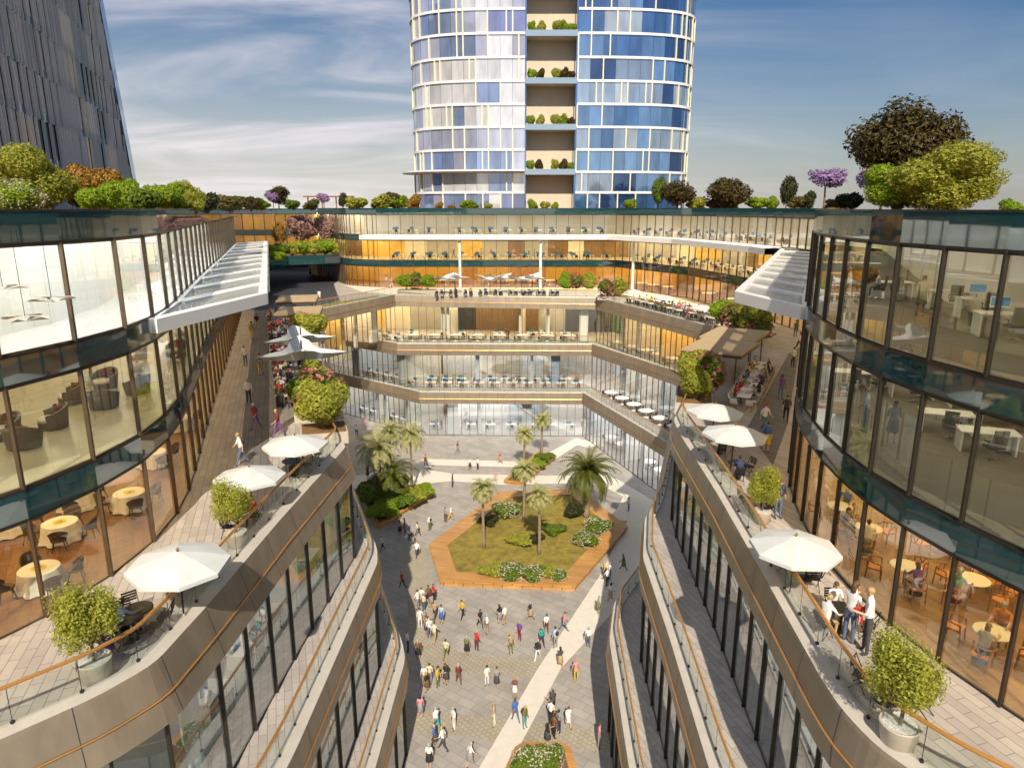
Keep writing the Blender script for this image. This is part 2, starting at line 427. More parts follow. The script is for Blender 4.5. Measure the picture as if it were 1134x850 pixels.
def round_open(path, r=1.2, n=4):
    out = [path[0]]
    for i in range(1, len(path) - 1):
        p, q, s = Vector(path[i]), Vector(path[i - 1]), Vector(path[i + 1])
        u, v = q - p, s - p; ru, rv = min(r, u.length * .48), min(r, v.length * .48); u.normalize(); v.normalize()
        for k in range(n + 1):
            t = k / n; m = (1 - t) ** 2 * (p + u * ru) + 2 * t * (1 - t) * p + t * t * (p + v * rv); out.append((m.x, m.y))
    out.append(path[-1]); return out
def lift(path, z): return [(p[0], p[1], z) for p in path]
WCACHE = {}
def window_mesh(w, h, glass, frame, mw, dep):
    key = (round(w, 2), round(h, 2), glass, frame, mw, dep)
    if key not in WCACHE:
        b = MB()
        b.add([(0, 0, 0), (w, 0, 0), (w, 0, h), (0, 0, h)], [(0, 1, 2, 3)], 0)
        b.box((0, -dep / 2 + .04, h / 2), (mw, dep, h), 1)
        b.box((w / 2, .03, .035), (w - mw, .09, .07), 1); b.box((w / 2, .03, h - .035), (w - mw, .09, .07), 1)
        WCACHE[key] = b.mesh('window', [M[glass] if isinstance(glass, str) else glass, M[frame]])
    return WCACHE[key]
def windows(parent, pts, z, h, glass='glass', frame='frame', mw=.10, dep=.22, name='window', pick=None):
    for i in range(len(pts) - 1):
        a, b = pts[i], pts[i + 1]; w = math.dist(a, b)
        if w < .05: continue
        g = pick(i) if pick else glass
        wr = round(w, 2)
        link(name, window_mesh(wr, h, g, frame, mw, dep), parent, (a[0], a[1], z), math.atan2(b[1] - a[1], b[0] - a[0]), (w / wr, 1, 1))
def strip_part(parent, name, path, secs, mats):
    """extrude a cross-section [(offset, z, material)] along a path"""
    b = MB()
    lines = [lift(offset(path, o), z) for o, z, _ in secs]
    for i in range(len(secs) - 1):
        b.strip(lines[i], lines[i + 1], secs[i + 1][2])
    return b.build(name, mats, parent)
def panel_wall(parent, name, path, z0, z1, mats, run=(2.5, 7), seed=0, thick=.2):
    r = random.Random(seed); L = length(path); s = 0; b = MB()
    while s < L - .01:
        e = min(L, s + r.uniform(*run)); mi = r.randrange(len(mats))
        p, q = walk(path, s), walk(path, e); d = math.dist(p, q); e0 = r.uniform(0, .12)
        if d > .05:
            nx, ny = (q[1] - p[1]) / d, -(q[0] - p[0]) / d
            c = ((p[0] + q[0]) / 2 + nx * e0, (p[1] + q[1]) / 2 + ny * e0, (z0 + z1) / 2)
            b.box(c, (d, thick, z1 - z0), mi, math.atan2(q[1] - p[1], q[0] - p[0]))
        s = e
    return b.build(name, mats, parent)
def ceiling_lights(parent, path, offs, z, lamp, bay=3.2, size=(1.7, .9)):
    b = MB(); used = []
    for d in offs:
        pts = resample(offset(path, -d), bay)
        for i in range(len(pts) - 1):
            c = ((pts[i][0] + pts[i + 1][0]) / 2, (pts[i][1] + pts[i + 1][1]) / 2)
            if math.dist(pts[i], pts[i + 1]) < bay * .6 or any(math.dist(c, u) < 1.9 for u in used): continue
            used.append(c)
            b.box((c[0], c[1], z), (size[0], size[1], .06), 0, math.atan2(pts[i + 1][1] - pts[i][1], pts[i + 1][0] - pts[i][0]))
    return b.build('ceiling_light', [lamp], parent)

# ------------------------------------------------------------------ plan of the place
LF = catmull([(-40, 0), (-31, 4.5), (-22, 12.3), (-18, 16.2), (-15.9, 19.2), (-14.85, 22.2), (-14.45, 25.4), (-14.8, 28.6), (-15.9, 32.6), (-20.3, 45.5), (-28, 69), (-36, 93)], 5)
RF = catmull([(41, 94), (33.2, 76.6), (26.2, 61), (20, 46.7), (15.4, 36.4), (13.4, 31.4), (12.4, 27.2), (12, 24), (12, 21.5), (12.4, 19), (13.2, 16.2), (15, 12.3), (20, 6.5), (30, 1)], 5)
BF = catmull([(-37, 137), (-32.5, 130), (-30.3, 125.5), (-27.5, 121.6), (-22.5, 119)], 5) + [(17.3, 118.8), (26, 104.1), (30.6, 83), (31.5, 74)]
LB = [(-42, 3), (-27, 14), (-25.3, 19), (-25, 30), (-30, 48), (-46, 95)]
RB = [(51, 92), (43, 76), (30.5, 47), (23.5, 32), (22.5, 24), (24, 17), (32, 7)]
BB = [(-41, 143), (-31.5, 133), (-22, 128.5), (20, 128.5), (35, 109), (40, 85), (41, 74)]
E3L = [(-28, 1.0), (-12.9, 14.7), (-11.3, 16.4), (-10.45, 17.8), (-10.2, 20.9), (-9.9, 27.5), (-9.25, 36.9), (-9.8, 38.2), (-25.4, 91)]
E3B = [(-25.4, 91), (-18, 107.3), (12.6, 104), (16.3, 94.4), (22.4, 77.5)]
E3R = [(22.4, 77.5), (10.15, 42), (9.9, 39.5), (9.55, 30), (9.1, 22.6), (8.75, 17.2), (8.75, 15.9), (9.0, 14.6), (9.8, 13.2), (21, .5)]
E2L = [(-28, -1), (-11.2, 14.2), (-9.0, 17), (-8.25, 19.6), (-8.05, 22), (-7.65, 36.1), (-8.0, 37.8), (-12.5, 50), (-31, 108)]
E2B = [(-40, 120.5), (-33.2, 115.2), (-17.1, 102.6), (11.9, 102), (20.9, 83)]
E2R = [(20.9, 83), (10.0, 45.4), (8.6, 41.8), (7.55, 36.6), (7.4, 29), (7.1, 21), (7.1, 17), (7.6, 14.8), (20, 0.5)]
E1L = [(-28, -2.5), (-9.6, 13.6), (-7.4, 17.2), (-6.95, 20.5), (-6.6, 28.4), (-6.4, 36.6), (-6.8, 38.2), (-11.5, 51), (-30, 109)]
E1B = [(-40, 121), (-27.5, 110.7), (-13.6, 99.5), (10.4, 99), (18.0, 75.8)]
E1R = [(18.0, 75.8), (9.4, 47.2), (7.0, 42.8), (6.1, 38.6), (5.65, 28), (5.5, 16), (6.1, 13.6), (20, -1.5)]
Z1, Z2, Z3 = 6.67, 13.33, 20.0

# ------------------------------------------------------------------ the ground and the court
WORLD = MB(); WORLD.sheet([(-3000, -3000), (3000, -3000), (3000, 3000), (-3000, 3000)], -.35)
structure('ground', WORLD, [M['ground']])
b = MB(); b.prism([(-70, -30), (70, -30), (70, 175), (-70, 175)], -.3, 0.0)
structure('plaza_paving', b, [M['plaza']])
def path_band(name, pix, m, z=.004, curve=0):
    pts = [ground(*p) for p in pix]
    if curve: pts = catmull(pts + [pts[0]], curve)[:-1]
    b = MB(); b.sheet(pts, z); o = structure(name, b, [m]); return o
structure('pale_path', MB().sheet([(-4.3, 30), (-2.5, 30), (3.6, 45), (9.9, 54.6), (15.7, 68.4), (17.2, 71.6), (13.2, 77), (10.9, 70.5), (12.6, 70.2), (8.0, 58.2), (1.9, 45)], .016), [M['pale']])
structure('pale_path', MB().sheet([(-26, 80), (-19, 78.6), (-12.4, 80.4), (-7.6, 81.6), (-0.8, 80.4), (7.5, 80.9), (11.2, 80), (16, 72), (17.6, 73.2), (12.4, 84), (7, 83.4), (-7.4, 84.0), (-11.5, 85.8), (-10.4, 87.2), (3.9, 86.2), (9.4, 95.3), (11, 94), (12.6, 95.5), (9.5, 98.5), (2.6, 88.4), (-11.8, 89.6), (-19, 83.6), (-26, 84)], .008), [M['pale']])
structure('beige_path', MB().sheet(catmull([(-8.2, 64), (-7.6, 58), (-6.2, 51), (-5.2, 47.9), (-3, 46.7), (0, 46.2), (3.2, 45.7), (3.0, 43.7), (0, 44.2), (-3.5, 44.5), (-6.4, 45.4), (-7.8, 48), (-9.5, 56), (-11, 63)], 4), .012), [M['beige']])
structure('beige_path', MB().sheet([(-10, 41.2), (-5, 40.4), (.4, 39.7), (7.6, 38.3), (7.6, 36.6), (.4, 37.7), (-5, 38.4), (-10, 39)], .012), [M['beige']])
# steel tinted dark paving on the sunlit terrace, painted shadow on the shaded one
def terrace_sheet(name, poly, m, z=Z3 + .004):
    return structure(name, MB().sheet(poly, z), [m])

# ------------------------------------------------------------------ podium: three blocks round the court
def fascia_set(parent, E, z, h=2.05, lean=.35, rail=True, kerb=.42, railh=1.08):
    secs = [(-.55, z - .01, 0), (-.55, z + kerb, 0), (0, z + kerb, 0), (.04, z + kerb - .12, 1), (.1 + lean * .35, z - h * .42, 1), (.05 + lean * .35, z - h * .42 - .05, 1), (lean * .4 + .1, z - h * .42 - .1, 1), (lean, z + .4 - h, 1), (-.9 if lean < .6 else -.1, z + .4 - h, 1)]
    fb = MB(); lines = [lift(offset(E, o), zz) for o, zz, _ in secs]
    for i in range(len(secs) - 1): fb.strip(lines[i], lines[i + 1], secs[i + 1][2])
    L_ = length(E); s_ = 1.3
    while s_ < L_ - 1:                                   # open joints between the cladding panels
        pp, qq = walk(E, s_ - .014), walk(E, s_ + .014)
        for i in range(2, 7):
            q0 = [offset([pp, qq], secs[j][0] + .005) for j in (i, i + 1)]
            fb.strip(lift(q0[0], secs[i][1]), lift(q0[1], secs[i + 1][1]), 2)
        s_ += 2.6
    fb.build('fascia', [M['coping'], M['bronze'], M['darkwall']], parent)
    p = offset(E, .12 + lean * .36)
    MB().tube(lift(p, z - h * .42 - .03), .035, 5).build('copper_strip', [M['copper']], parent)
    if rail:
        q = offset(E, -.46)
        b = MB(); t = .012
        o1, o2 = offset(E, -.46 + t), offset(E, -.46 - t)
        b.strip(lift(o1, z + kerb), lift(o1, z + kerb + railh - .1)); b.build('railing_glass', [M['rail_glass']], parent)
        b = MB(); b.tube(lift(q, z + kerb + railh), .06, 6)
        for p in resample(q, 1.6): b.tube([(p[0], p[1], z + kerb - .02), (p[0], p[1], z + kerb + railh)], .010, 4, 1); b.box((p[0], p[1], z + kerb + .04), (.08, .08, .08), 1)
        b.build('handrail', [M['copper'], M['metal_black']], parent)
def partitions(parent, wp, depth, z0, z1, step, mats, seed):
    r = random.Random(seed); s = step * r.uniform(.5, .9); L = length(wp)
    while s < L - 2:
        p, q = walk(wp, s), walk(wp, min(L, s + .1)); d = math.dist(p, q)
        if d > .01:
            ux, uy = (q[0] - p[0]) / d, (q[1] - p[1]) / d; n = (-uy, ux); w = r.uniform(.25, 1.6); a0 = r.uniform(.5, 1.2)
            c = (p[0] + n[0] * (a0 + depth) / 2, p[1] + n[1] * (a0 + depth) / 2, (z0 + z1) / 2)
            MB().box(c, (w, depth - a0 - .3, z1 - z0 - .01), 0, math.atan2(uy, ux)).build('partition', [r.choice(mats)], parent)
        s += step * r.uniform(.7, 1.3)
def podium(label, name, levels, lean3, bay, seeds, glass, mats, lamps, backd):
    root = thing(name, label, 'building')
    for k, (E, z, wallE, closing) in enumerate(levels):
        Er = round_open(E, .5, 3) if bay > 1.5 else E
        flo = MB(); flo.prism(Er + closing, z - 1.6, z)
        s = flo.build('terrace' if z == Z3 else 'balcony', [M['paver']], root)
        fascia_set(s, Er, z, lean=lean3 if z == Z3 else .12, kerb=.15)
        zf = z - 6.67
        wp = offset(E, lean3 - .40 if z == Z3 and bay > 1.5 else -.2)
        st = thing('storey', None, None); st.parent = root
        pts = split(wp, bay)
        windows(st, pts, zf, z - 1.62 - zf, glass if z == Z3 or bay > 1.5 else 'glass_silver', 'frame' if bay > 1.5 else 'frame_brown', .06 if bay > 1.5 else .05, .14 if bay > 1.5 else .1)
        partitions(st, wp, backd, zf, z - 1.62, 9.5 if bay < 1.5 else 11, [M['white'], M[mats[k][0]], M['offwhite']], seeds + k)
        bw = offset(wp, -backd)
        panel_wall(st, 'back_wall', bw, zf, z - 1.62, [M[m] for m in mats[k]], (3, 8), seeds + k)
        ceiling_lights(st, wp, (2.0, 4.8, 7.4), z - 1.68, M[lamps[k]], 3.4, (2.0, 1.2))
        for i, p in enumerate(split(offset(wp, -1.2), 9)):
            if i % 2: MB().lathe([(.32, zf), (.32, z - 1.6)], 12, (p[0], p[1], 0)).build('column', [M['white']], st)
    return root
podium('bronze-banded podium block with stepped balconies under the terrace of star sails', 'podium_building',
       [(E3L, Z3, None, [(-60, 91), (-60, 1.0)]), (E2L, Z2, None, [(-60, 108), (-60, -1)]), (E1L, Z1, None, [(-60, 109), (-60, -2)])], 0.5, 2.6, 3,
       'glass_court', [['greywall', 'offwhite', 'bluewall'], ['greywall', 'bluewall', 'offwhite'], ['greywall', 'bluewall']], ['lamp_low', 'lamp_low', 'lamp_low'], 7)
podium('bronze-banded podium block with stepped balconies under the shaded terrace', 'podium_building',
       [(E3R, Z3, None, [(60, .5), (60, 77.5)]), (E2R, Z2, None, [(60, .5), (60, 83)]), (E1R, Z1, None, [(60, -1.5), (60, 75.8)])], 0.15, 2.0, 13,
       'glass_court', [['greywall', 'bluewall', 'darkwall'], ['bluewall', 'offwhite', 'greywall'], ['greywall', 'brownwall', 'bluewall']], ['lamp_low', 'lamp_low', 'lamp_low'], 6)
podium('three-storey podium front with pale bronze bands across the end of the court', 'podium_building',
       [(E3B, Z3, None, [(60, 77.5), (60, 175), (-80, 175), (-80, 91)]), (E2B, Z2, None, [(60, 83), (60, 175), (-80, 175), (-80, 120.5)]), (E1B, Z1, None, [(60, 75.8), (60, 175), (-80, 175), (-80, 121)])], 0.3, 1.22, 29,
       'glass_back', [['gold', 'greywall', 'greenwall', 'darkwall', 'offwhite', 'brownwall'], ['bluewall', 'brownwall', 'greywall', 'darkwall', 'white'], ['bluewall', 'white', 'greywall', 'brownwall']], ['lamp_warm', 'lamp_neutral', 'lamp_cool'], 9)

# ------------------------------------------------------------------ the three curved upper buildings
def upper(root, F, poly_close, backs, bay, floors, walls, lamps, glass, frame, spand, mw, seed, mesh_name='storey', smooth=True):
    zz = [(20.0, 20.0, 23.45), (24.45, 24.5, 27.75), (28.65, 28.7, 31.95)]
    for k, (zf, w0, w1) in enumerate(zz):
        if k == 0:
            b = MB(); b.sheet(offset(F, -.02) + poly_close, zf + .012)
        else:
            b = MB(); b.prism(offset(F, -.12) + poly_close, zf - .55, zf)
        st = b.build('storey', [M[floors[k]]], root)
        pts = resample(F, bay) if smooth else split(F, bay)
        nxt = zz[k + 1][1] if k < 2 else 33.0
        windows(st, pts, w0, w1 - w0, glass, frame, mw, .15)
        nxt = zz[k + 1][1] if k < 2 else 33.0
        windows(st, offset(pts, .05), w1, nxt - w1, spand, 'frame', .035, .03, 'spandrel_panel')
        panel_wall(st, 'back_wall', backs[k], zf, w1 + .6, [M[m] for m in walls[k]], (2.5, 6), seed + k)
        ceiling_lights(st, F, (1.6, 4.2, 6.8) if k < 2 else (1.5, 3.6), w1 + (.25 if k < 2 else .12), M[lamps[k]], 3.0, (1.8, 1.1))
    b = MB(); b.prism(offset(F, -.10) + poly_close, 32.25, 32.62, top=1)
    b.build('roof', [M['concrete'], M['soil']], root)
left = thing('glass_building', 'curved glass building with a white top floor, wicker lounge and timber-floored restaurant', 'building')
LBt = [(-33, 5.6), (-23, 14.5), (-19.6, 18.6), (-18.3, 23), (-18.2, 28), (-19.5, 33), (-24.2, 46.5), (-40, 94)]
upper(left, LF, [(-60, 97), (-60, 0)], [LB, LB, LBt], 2.75, ['wood_floor', 'lounge_floor', 'white_floor'],
      [['brownwall', 'gold', 'brownwall'], ['offwhite', 'white'], ['white', 'curtain', 'curtain']], ['lamp_gold', 'lamp_mid', 'lamp_bright'], 'glass', 'frame_brown', 'spandrel', .08, 40)
right = thing('glass_building', 'dark-framed curved glass building with two office floors above an orange-chaired cafe', 'building')
upper(right, RF, [(60, 1), (60, 94)], [RB, RB, [(48, 93), (40, 76.3), (27, 46.8), (20.3, 32), (19, 25), (19.4, 19.4), (26, 8)]], 1.95, ['cafe_floor', 'carpet', 'carpet'],
      [['brownwall', 'gold', 'offwhite'], ['offwhite', 'greywall'], ['offwhite', 'white']], ['lamp_gold', 'lamp_mid', 'lamp_mid'], 'glass', 'frame', 'spandrel', .07, 50)
back = thing('glass_building', 'gold-lit glass building with a white canopy band closing the far end of the court', 'building')
upper(back, BF, [(60, 74), (60, 150), (-37, 150)], [BB, BB, BB], 2.0, ['wood_floor', 'lounge_floor', 'pale_floor'],
      [['gold', 'gold', 'orange', 'brownwall'], ['brownwall', 'gold', 'offwhite', 'greywall'], ['white', 'offwhite', 'curtain']], ['lamp_gold', 'lamp_warm', 'lamp_neutral'], 'glass_back', 'frame_brown', 'spandrel', .06, 60, smooth=False)
cp = [(-24.5, 119.6), (-20, 118.95)] + BF[-4:-1] + [(31.0, 78.5)]
strip_part(back, 'canopy_band', cp, [(.07, 28.72, 0), (3.2, 28.72, 0), (3.2, 28.02, 0), (.07, 28.02, 1), (.07, 28.72, 0)], [M['white'], M['frame']])
for x, y in ((-8.6, 116.6), (4.7, 116.6), (19.4, 113.2)): MB().lathe([(.22, 20), (.22, 28)], 10, (x, y, 0)).build('canopy_column', [M['white']], back)
# glazed canopies over the two terraces
def canopy(parent, inner, outer, n, z0=28.12, z1=28.72):
    c = MB()
    I = [walk(inner, length(inner) * k / n) for k in range(n + 1)]; O = [walk(outer, length(outer) * k / n) for k in range(n + 1)]
    zc = (z0 + z1) / 2; h = z1 - z0
    for i in range(n):
        c.bar((*O[i], zc), (*O[i + 1], zc), .45, h); c.bar((*I[i], zc), (*I[i + 1], zc), .3, h - .04)
    c.bar((*I[0], zc), (*O[0], zc), .5, h - .02); c.bar((*I[n], zc), (*O[n], zc), .4, h - .02)
    for i in range(1, n): c.bar((*I[i], zc), (*O[i], zc), .75, h - .06)
    fr = c.build('canopy', [M['white']], parent)
    for i in range(n):
        g = MB(); t = .04
        g.prism([I[i], O[i], O[i + 1], I[i + 1]], z1 - .16, z1 - .12); g.build('glass_panel', [M['frost']], fr)
canopy(left, [p for p in offset(LF, .12) if 27.4 < p[1] < 93], [(-13.1, 36.8), (-33, 95.5)], 11)
canopy(right, [p for p in offset(RF, .12) if 31.2 < p[1] < 84][::-1], [(12.2, 37.6), (31.9, 83.0)], 11)

# ------------------------------------------------------------------ link deck, passage and garden pavilion in the far corner
deck = thing('garden_deck', 'planted deck spanning the dark passage between the curved buildings', 'deck')
b = MB(); b.prism([(-30.3, 125), (-38.5, 121.5), (-37.3, 98), (-60, 97), (-80, 125), (-80, 150), (-37, 150), (-37, 137)], 23.7, 24.7, top=1); b.build('deck_slab', [M['darkwall'], M['soil']], deck)
strip_part(deck, 'deck_fascia', [(-37.4, 97.5), (-38.45, 121.4), (-30.4, 125.1)], [(.06, 25.1, 0), (.06, 23.5, 0)], [M['spandrel']])
b = MB(); b.box((-55, 158, 22), (60, .4, 4)); b.build('passage_wall', [M['darkwall']], deck)
b = MB(); b.box((-33, 131.5, 22), (.3, 12, 3.9), 0, .5); b.build('passage_wall', [M['darkwall']], deck)
terrace_sheet('dark_paving_and_shade', [(-27.2, 92.2), (-24.2, 98.6), (-31.5, 124), (-34, 150), (-79, 170), (-79, 92.2)], M['passage'])  # passage floor with shade put into its dark colour
terrace_sheet('pale_paving', [(-18.5, 108.3), (12.2, 105.2), (16.5, 95), (21.8, 79), (30.4, 79), (30.4, 83), (25.8, 104), (17.2, 118.5), (-22.5, 118.7), (-28, 121.5), (-29.5, 123), (-24, 112)], M['pale'], Z3 + .008)
terrace_sheet('lawn', [(-25.8, 92.6), (-19.6, 106.2), (-20.8, 107.2), (-27.4, 95)], M['lawn'], Z3 + .016)
terrace_sheet('dark_paving_and_shade', [ground(282, 342, 20), ground(298, 342, 20), ground(298, 515, 20), ground(265, 515, 20)], M['paver_dark_and_shade'])
terrace_sheet('dark_paving_and_shade', [ground(873, 392, 20), ground(886, 384, 20), ground(872, 470, 20), ground(856, 515, 20), ground(826, 476, 20)], M['paver_dark_and_shade'])  # painted shadow of the curved building, laid as a dark sheet
pav = thing('garden_pavilion', 'gold and orange panelled glass pavilion behind the flowering deck garden', 'building')
PF = [(-78, 139), (-46, 139.5), (-37.2, 137.2)]
for zf, w0, w1 in ((24.7, 24.75, 27.9), (28.7, 28.75, 31.9)):
    b = MB(); b.prism(PF + [(-37.2, 150), (-78, 150)], zf - .4, zf); st = b.build('storey', [M['wood_floor']], pav)
    windows(st, split(PF, 2.2), w0, w1 - w0, 'glass_back', 'frame_brown', .08, .2)
    strip_part(st, 'spandrel_glass', PF, [(-.2, w1, 0), (.06, w1, 0), (.06, w1 + 1.0, 0), (-.2, w1 + 1.0, 0)], [M['spandrel']])
    panel_wall(st, 'back_wall', offset(PF, -4), zf, w1, [M['gold'], M['orange'], M['offwhite']], (2, 5), 5)
    ceiling_lights(st, PF, (1.8,), w1 + .1, M['lamp_gold'], 3, (1.8, 1.1))
b = MB(); b.prism(offset(PF, -.1) + [(-37.2, 150), (-78, 150)], 32.1, 32.6, top=1); b.build('roof', [M['concrete'], M['soil']], pav)

# ------------------------------------------------------------------ towers
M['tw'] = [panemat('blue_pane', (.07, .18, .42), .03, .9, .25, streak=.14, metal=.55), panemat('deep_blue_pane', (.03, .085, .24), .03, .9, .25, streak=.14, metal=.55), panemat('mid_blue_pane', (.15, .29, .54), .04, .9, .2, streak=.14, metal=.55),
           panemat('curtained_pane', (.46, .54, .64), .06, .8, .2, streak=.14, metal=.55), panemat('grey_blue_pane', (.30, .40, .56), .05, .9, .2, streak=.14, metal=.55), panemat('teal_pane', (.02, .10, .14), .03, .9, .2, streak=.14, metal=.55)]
M['tw_flare'] = [panemat('flare_pale_pane', (.42, .46, .62), .05, .9, .15, streak=.12, metal=.35), panemat('flare_blind_pane', (.66, .68, .74), .08, .8, .12, streak=.12, metal=.35), panemat('flare_violet_pane', (.20, .24, .46), .03, .9, .2, streak=.14, metal=.5), panemat('flare_blue_pane', (.26, .35, .60), .03, .9, .2, streak=.14, metal=.5), panemat('flare_mauve_pane', (.38, .39, .52), .05, .9, .15, streak=.12, metal=.35)]  # left half: panes paled towards violet to carry the sun flare in their colour
M['fin'] = mat('cream_fin', (.78, .74, .55), .4, var=.04)
M['tower_slab'] = mat('white_slab_edge', (.74, .76, .80), .4, var=.04)
M['stucco'] = mat('sand_stucco', (.60, .52, .42), .8, var=.08, scale=.3)
TWC = {}
def tower_window(w, h, g, fin):
    key = (w, h, g, fin)
    if key not in TWC:
        b = MB(); b.add([(0, 0, 0), (w, 0, 0), (w, 0, h), (0, 0, h)], [(0, 1, 2, 3)], 0); b.box((0, .0, h / 2), (.05, .05, h), 1)
        if fin: x = .02 if fin == 1 else w * .5; b.box((x, -.14, h / 2), (.22, .26, h), 2)
        TWC[key] = b.mesh('window', [g, M['tw'][1], M['fin']])
    return TWC[key]
tower = thing('glass_tower', 'tall blue and white glass tower with a planted balcony slot up its middle', 'tower')
lp = catmull([(-12, 166), (-18, 160), (-19.9, 152.5), (-19.2, 147), (-16.4, 143.4), (-11.6, 141.2), (-5, 140.2), (2.4, 140)], 4)
rp = catmull([(12.2, 140), (20, 140.2), (27, 141.2), (32, 143.2), (34.8, 146.6), (35.6, 152), (34, 160), (28, 166)], 4)
zs = [32.2, 35.9] + [39.7 + 4.06 * k for k in range(14)]
tr = random.Random(5)
for k in range(len(zs) - 1):
    z0, z1 = zs[k], zs[k + 1]
    last = 9 < k
    outline = offset(lp, -.1) + [(2.4, 143.8), (12.2, 143.8)] + offset(rp, -.1)
    b = MB(); b.prism(outline, z0, z1 - .002)
    st = b.build('storey', [M['stucco']], tower)
    for side, path, pool, wts in ((0, lp, M['tw_flare'], [5, 5, .5, 4, 2]), (1, rp, M['tw'], [7, 2, 6, 2, 3, 0])):
        pts = resample(path, 2.3)
        rowm = tr.choices(pool, wts, k=3)
        run = []
        while len(run) < len(pts): run += [tr.choice(rowm + tr.choices(pool, wts, k=2))] * tr.choice((1, 1, 2, 3))
        for i in range(len(pts) - 1):
            p, q = pts[i], pts[i + 1]; w = math.dist(p, q); fin = 0 if tr.random() > .55 else tr.choice((1, 1, 2))
            link('window', tower_window(round(w, 2), round(z1 - z0 - .04, 2), run[i], fin), st, (p[0], p[1], z0 + .02), math.atan2(q[1] - p[1], q[0] - p[0]))
        if k != 0:
            strip_part(st, 'slab_edge', path, [(-.1, z0 - .22, 0), (.22, z0 - .22, 0), (.22, z0 + .22, 0), (-.1, z0 + .22, 0)], [M['tower_slab']])
    if k >= 2 and k % 2 == 0:
        b = MB(); b.box((7.3, 141.9, z0 - .25), (9.7, 3.8, .5)); b.box((7.3, 139.85, z0 + .02), (9.7, .12, 1.04), 1)
        b.build('balcony', [M['stucco'], panemat('balcony_front', (.22, .32, .46), .08, .8)] if k == 2 else [M['stucco'], bpy.data.materials['balcony_front']], st)
    for x in (2.55, 12.05): MB().box((x, 141.9, (z0 + z1) / 2), (.3, 3.7, z1 - z0 - .01)).build('slot_wall', [M['tw'][0]], st)
strip_part(tower, 'entrance_canopy', lp[8:], [(0, 40.15, 0), (2.6, 40.05, 0), (2.6, 39.75, 0), (0, 39.6, 0)], [M['tower_slab']])
b = MB(); b.prism([(-12, 166), (-18, 160), (-19, 152), (2.4, 141), (2.4, 150), (12.2, 150), (12.2, 141), (34, 152), (33, 160), (28, 166)], 18, 32.15); b.build('foundation', [M['concrete']], tower)

grey = thing('louvred_tower', 'dark louvred tower with pale vertical fins and teal bands rising behind the clipped hedge', 'tower')
M['louvre'] = mat('grey_louvre', (.62, .59, .57), .5, metal=0, var=.25, scale=6, stretch=(.1, .1, 6))
M['lit_pane'] = panemat('lit_pane', (.42, .36, .24), .1, .7, .2, emit=((1.0, .78, .45), .12))
M['brown_pane'] = panemat('brown_pane', (.10, .07, .04), .05, .9, .3)
tl = [M['louvre'], M['louvre'], M['louvre'], M['brown_pane'], M['lit_pane'], M['tw'][5]]
A0 = Vector((-21.5 - .335 * 44, 44)); A1 = Vector((-21.5 - .335 * 116, 116)); dirv = (A1 - A0).normalized()
tr = random.Random(9)
M['teal_band'] = panemat('teal_band', (.02, .13, .17), .05, .8)
FWC = {}
def fin_window(w, h, g, n):
    key = (w, h, g, n)
    if key not in FWC:
        b = MB(); b.add([(0, 0, 0), (w, 0, 0), (w, 0, h), (0, 0, h)], [(0, 1, 2, 3)], 0); b.box((0, -.02, h / 2), (.06, .1, h), 1)
        for k in range(n): b.box((.1 + w * .4 * k, -.2, h / 2 - .4), (.08, .24, h + .8), 2)
        FWC[key] = b.mesh('window', [g, M['frame'], M['white']])
    return FWC[key]
for k in range(13):
    z0 = 32.6 + 4.3 * k; endl = (A1 - A0).length - 1.6 * k
    e = A0 + dirv * endl
    path = [tuple(A0), tuple(e)]
    b = MB(); b.prism([tuple(A0), tuple(e), (e.x - 24, e.y + 4), (A0.x - 24, A0.y)], z0, z0 + 4.298); st = b.build('storey', [M['darkwall']], grey)
    pts = split(offset(path, .05), 2.4)
    strip_part(st, 'spandrel_glass', offset(path, .1), [(-.1, z0, 0), (.02, z0, 0), (.02, z0 + .8, 0), (-.1, z0 + .8, 0)], [M['teal_band']])
    run = []
    while len(run) < len(pts): run += [tr.choice(tl)] * tr.choice((1, 2, 2, 3))
    for i in range(len(pts) - 1):
        p, q = pts[i], pts[i + 1]; link('window', fin_window(round(math.dist(p, q), 2), 3.5, run[i], tr.choice((1, 2, 2, 3))), st, (p[0], p[1], z0 + .8), math.atan2(q[1] - p[1], q[0] - p[0]))
e0 = A0 + dirv * ((A1 - A0).length + .6); e1 = A0 + dirv * ((A1 - A0).length - 1.6 * 13 + .6); bk = Vector((-3, .5))
b = MB(); b.add([(*(e0 - dirv * 2.2), 32.6), (*(e0 + dirv * .9), 32.6), (*(e0 + dirv * .9 + bk), 32.6), (*(e0 - dirv * 2.2 + bk), 32.6), (*(e1 - dirv * 2.2), 88.5), (*(e1 + dirv * .9), 88.5), (*(e1 + dirv * .9 + bk), 88.5), (*(e1 - dirv * 2.2 + bk), 88.5)], [(0, 3, 2, 1), (4, 5, 6, 7), (0, 1, 5, 4), (1, 2, 6, 5), (2, 3, 7, 6), (3, 0, 4, 7)])
b.v = [(x + .45, y + .15, z) for x, y, z in b.v]; b.build('glass_edge', [M['tw'][2]], grey)
far = thing('slatted_pavilion', 'blue stepped pavilion with broad white eaves rising beyond the lime shrub', 'building')
for k in range(4):
    w = 9 - 1.7 * k; b = MB(); b.box((86.5, 112, 31.9 + 3 * k), (w, w, 2.4)); s = b.build('storey', [M['tw'][0]], far)
    b = MB(); b.lathe([(w * .95, 33.0 + 3 * k), (w * .9, 33.3 + 3 * k), (w * .5, 34.1 + 3 * k)], 4, (86.5, 112, 0)); b.build('eaves', [M['tower_slab']], s)
b = MB(); b.box((86.5, 112, 15), (10, 10, 31)); b.build('base', [M['concrete']], far)
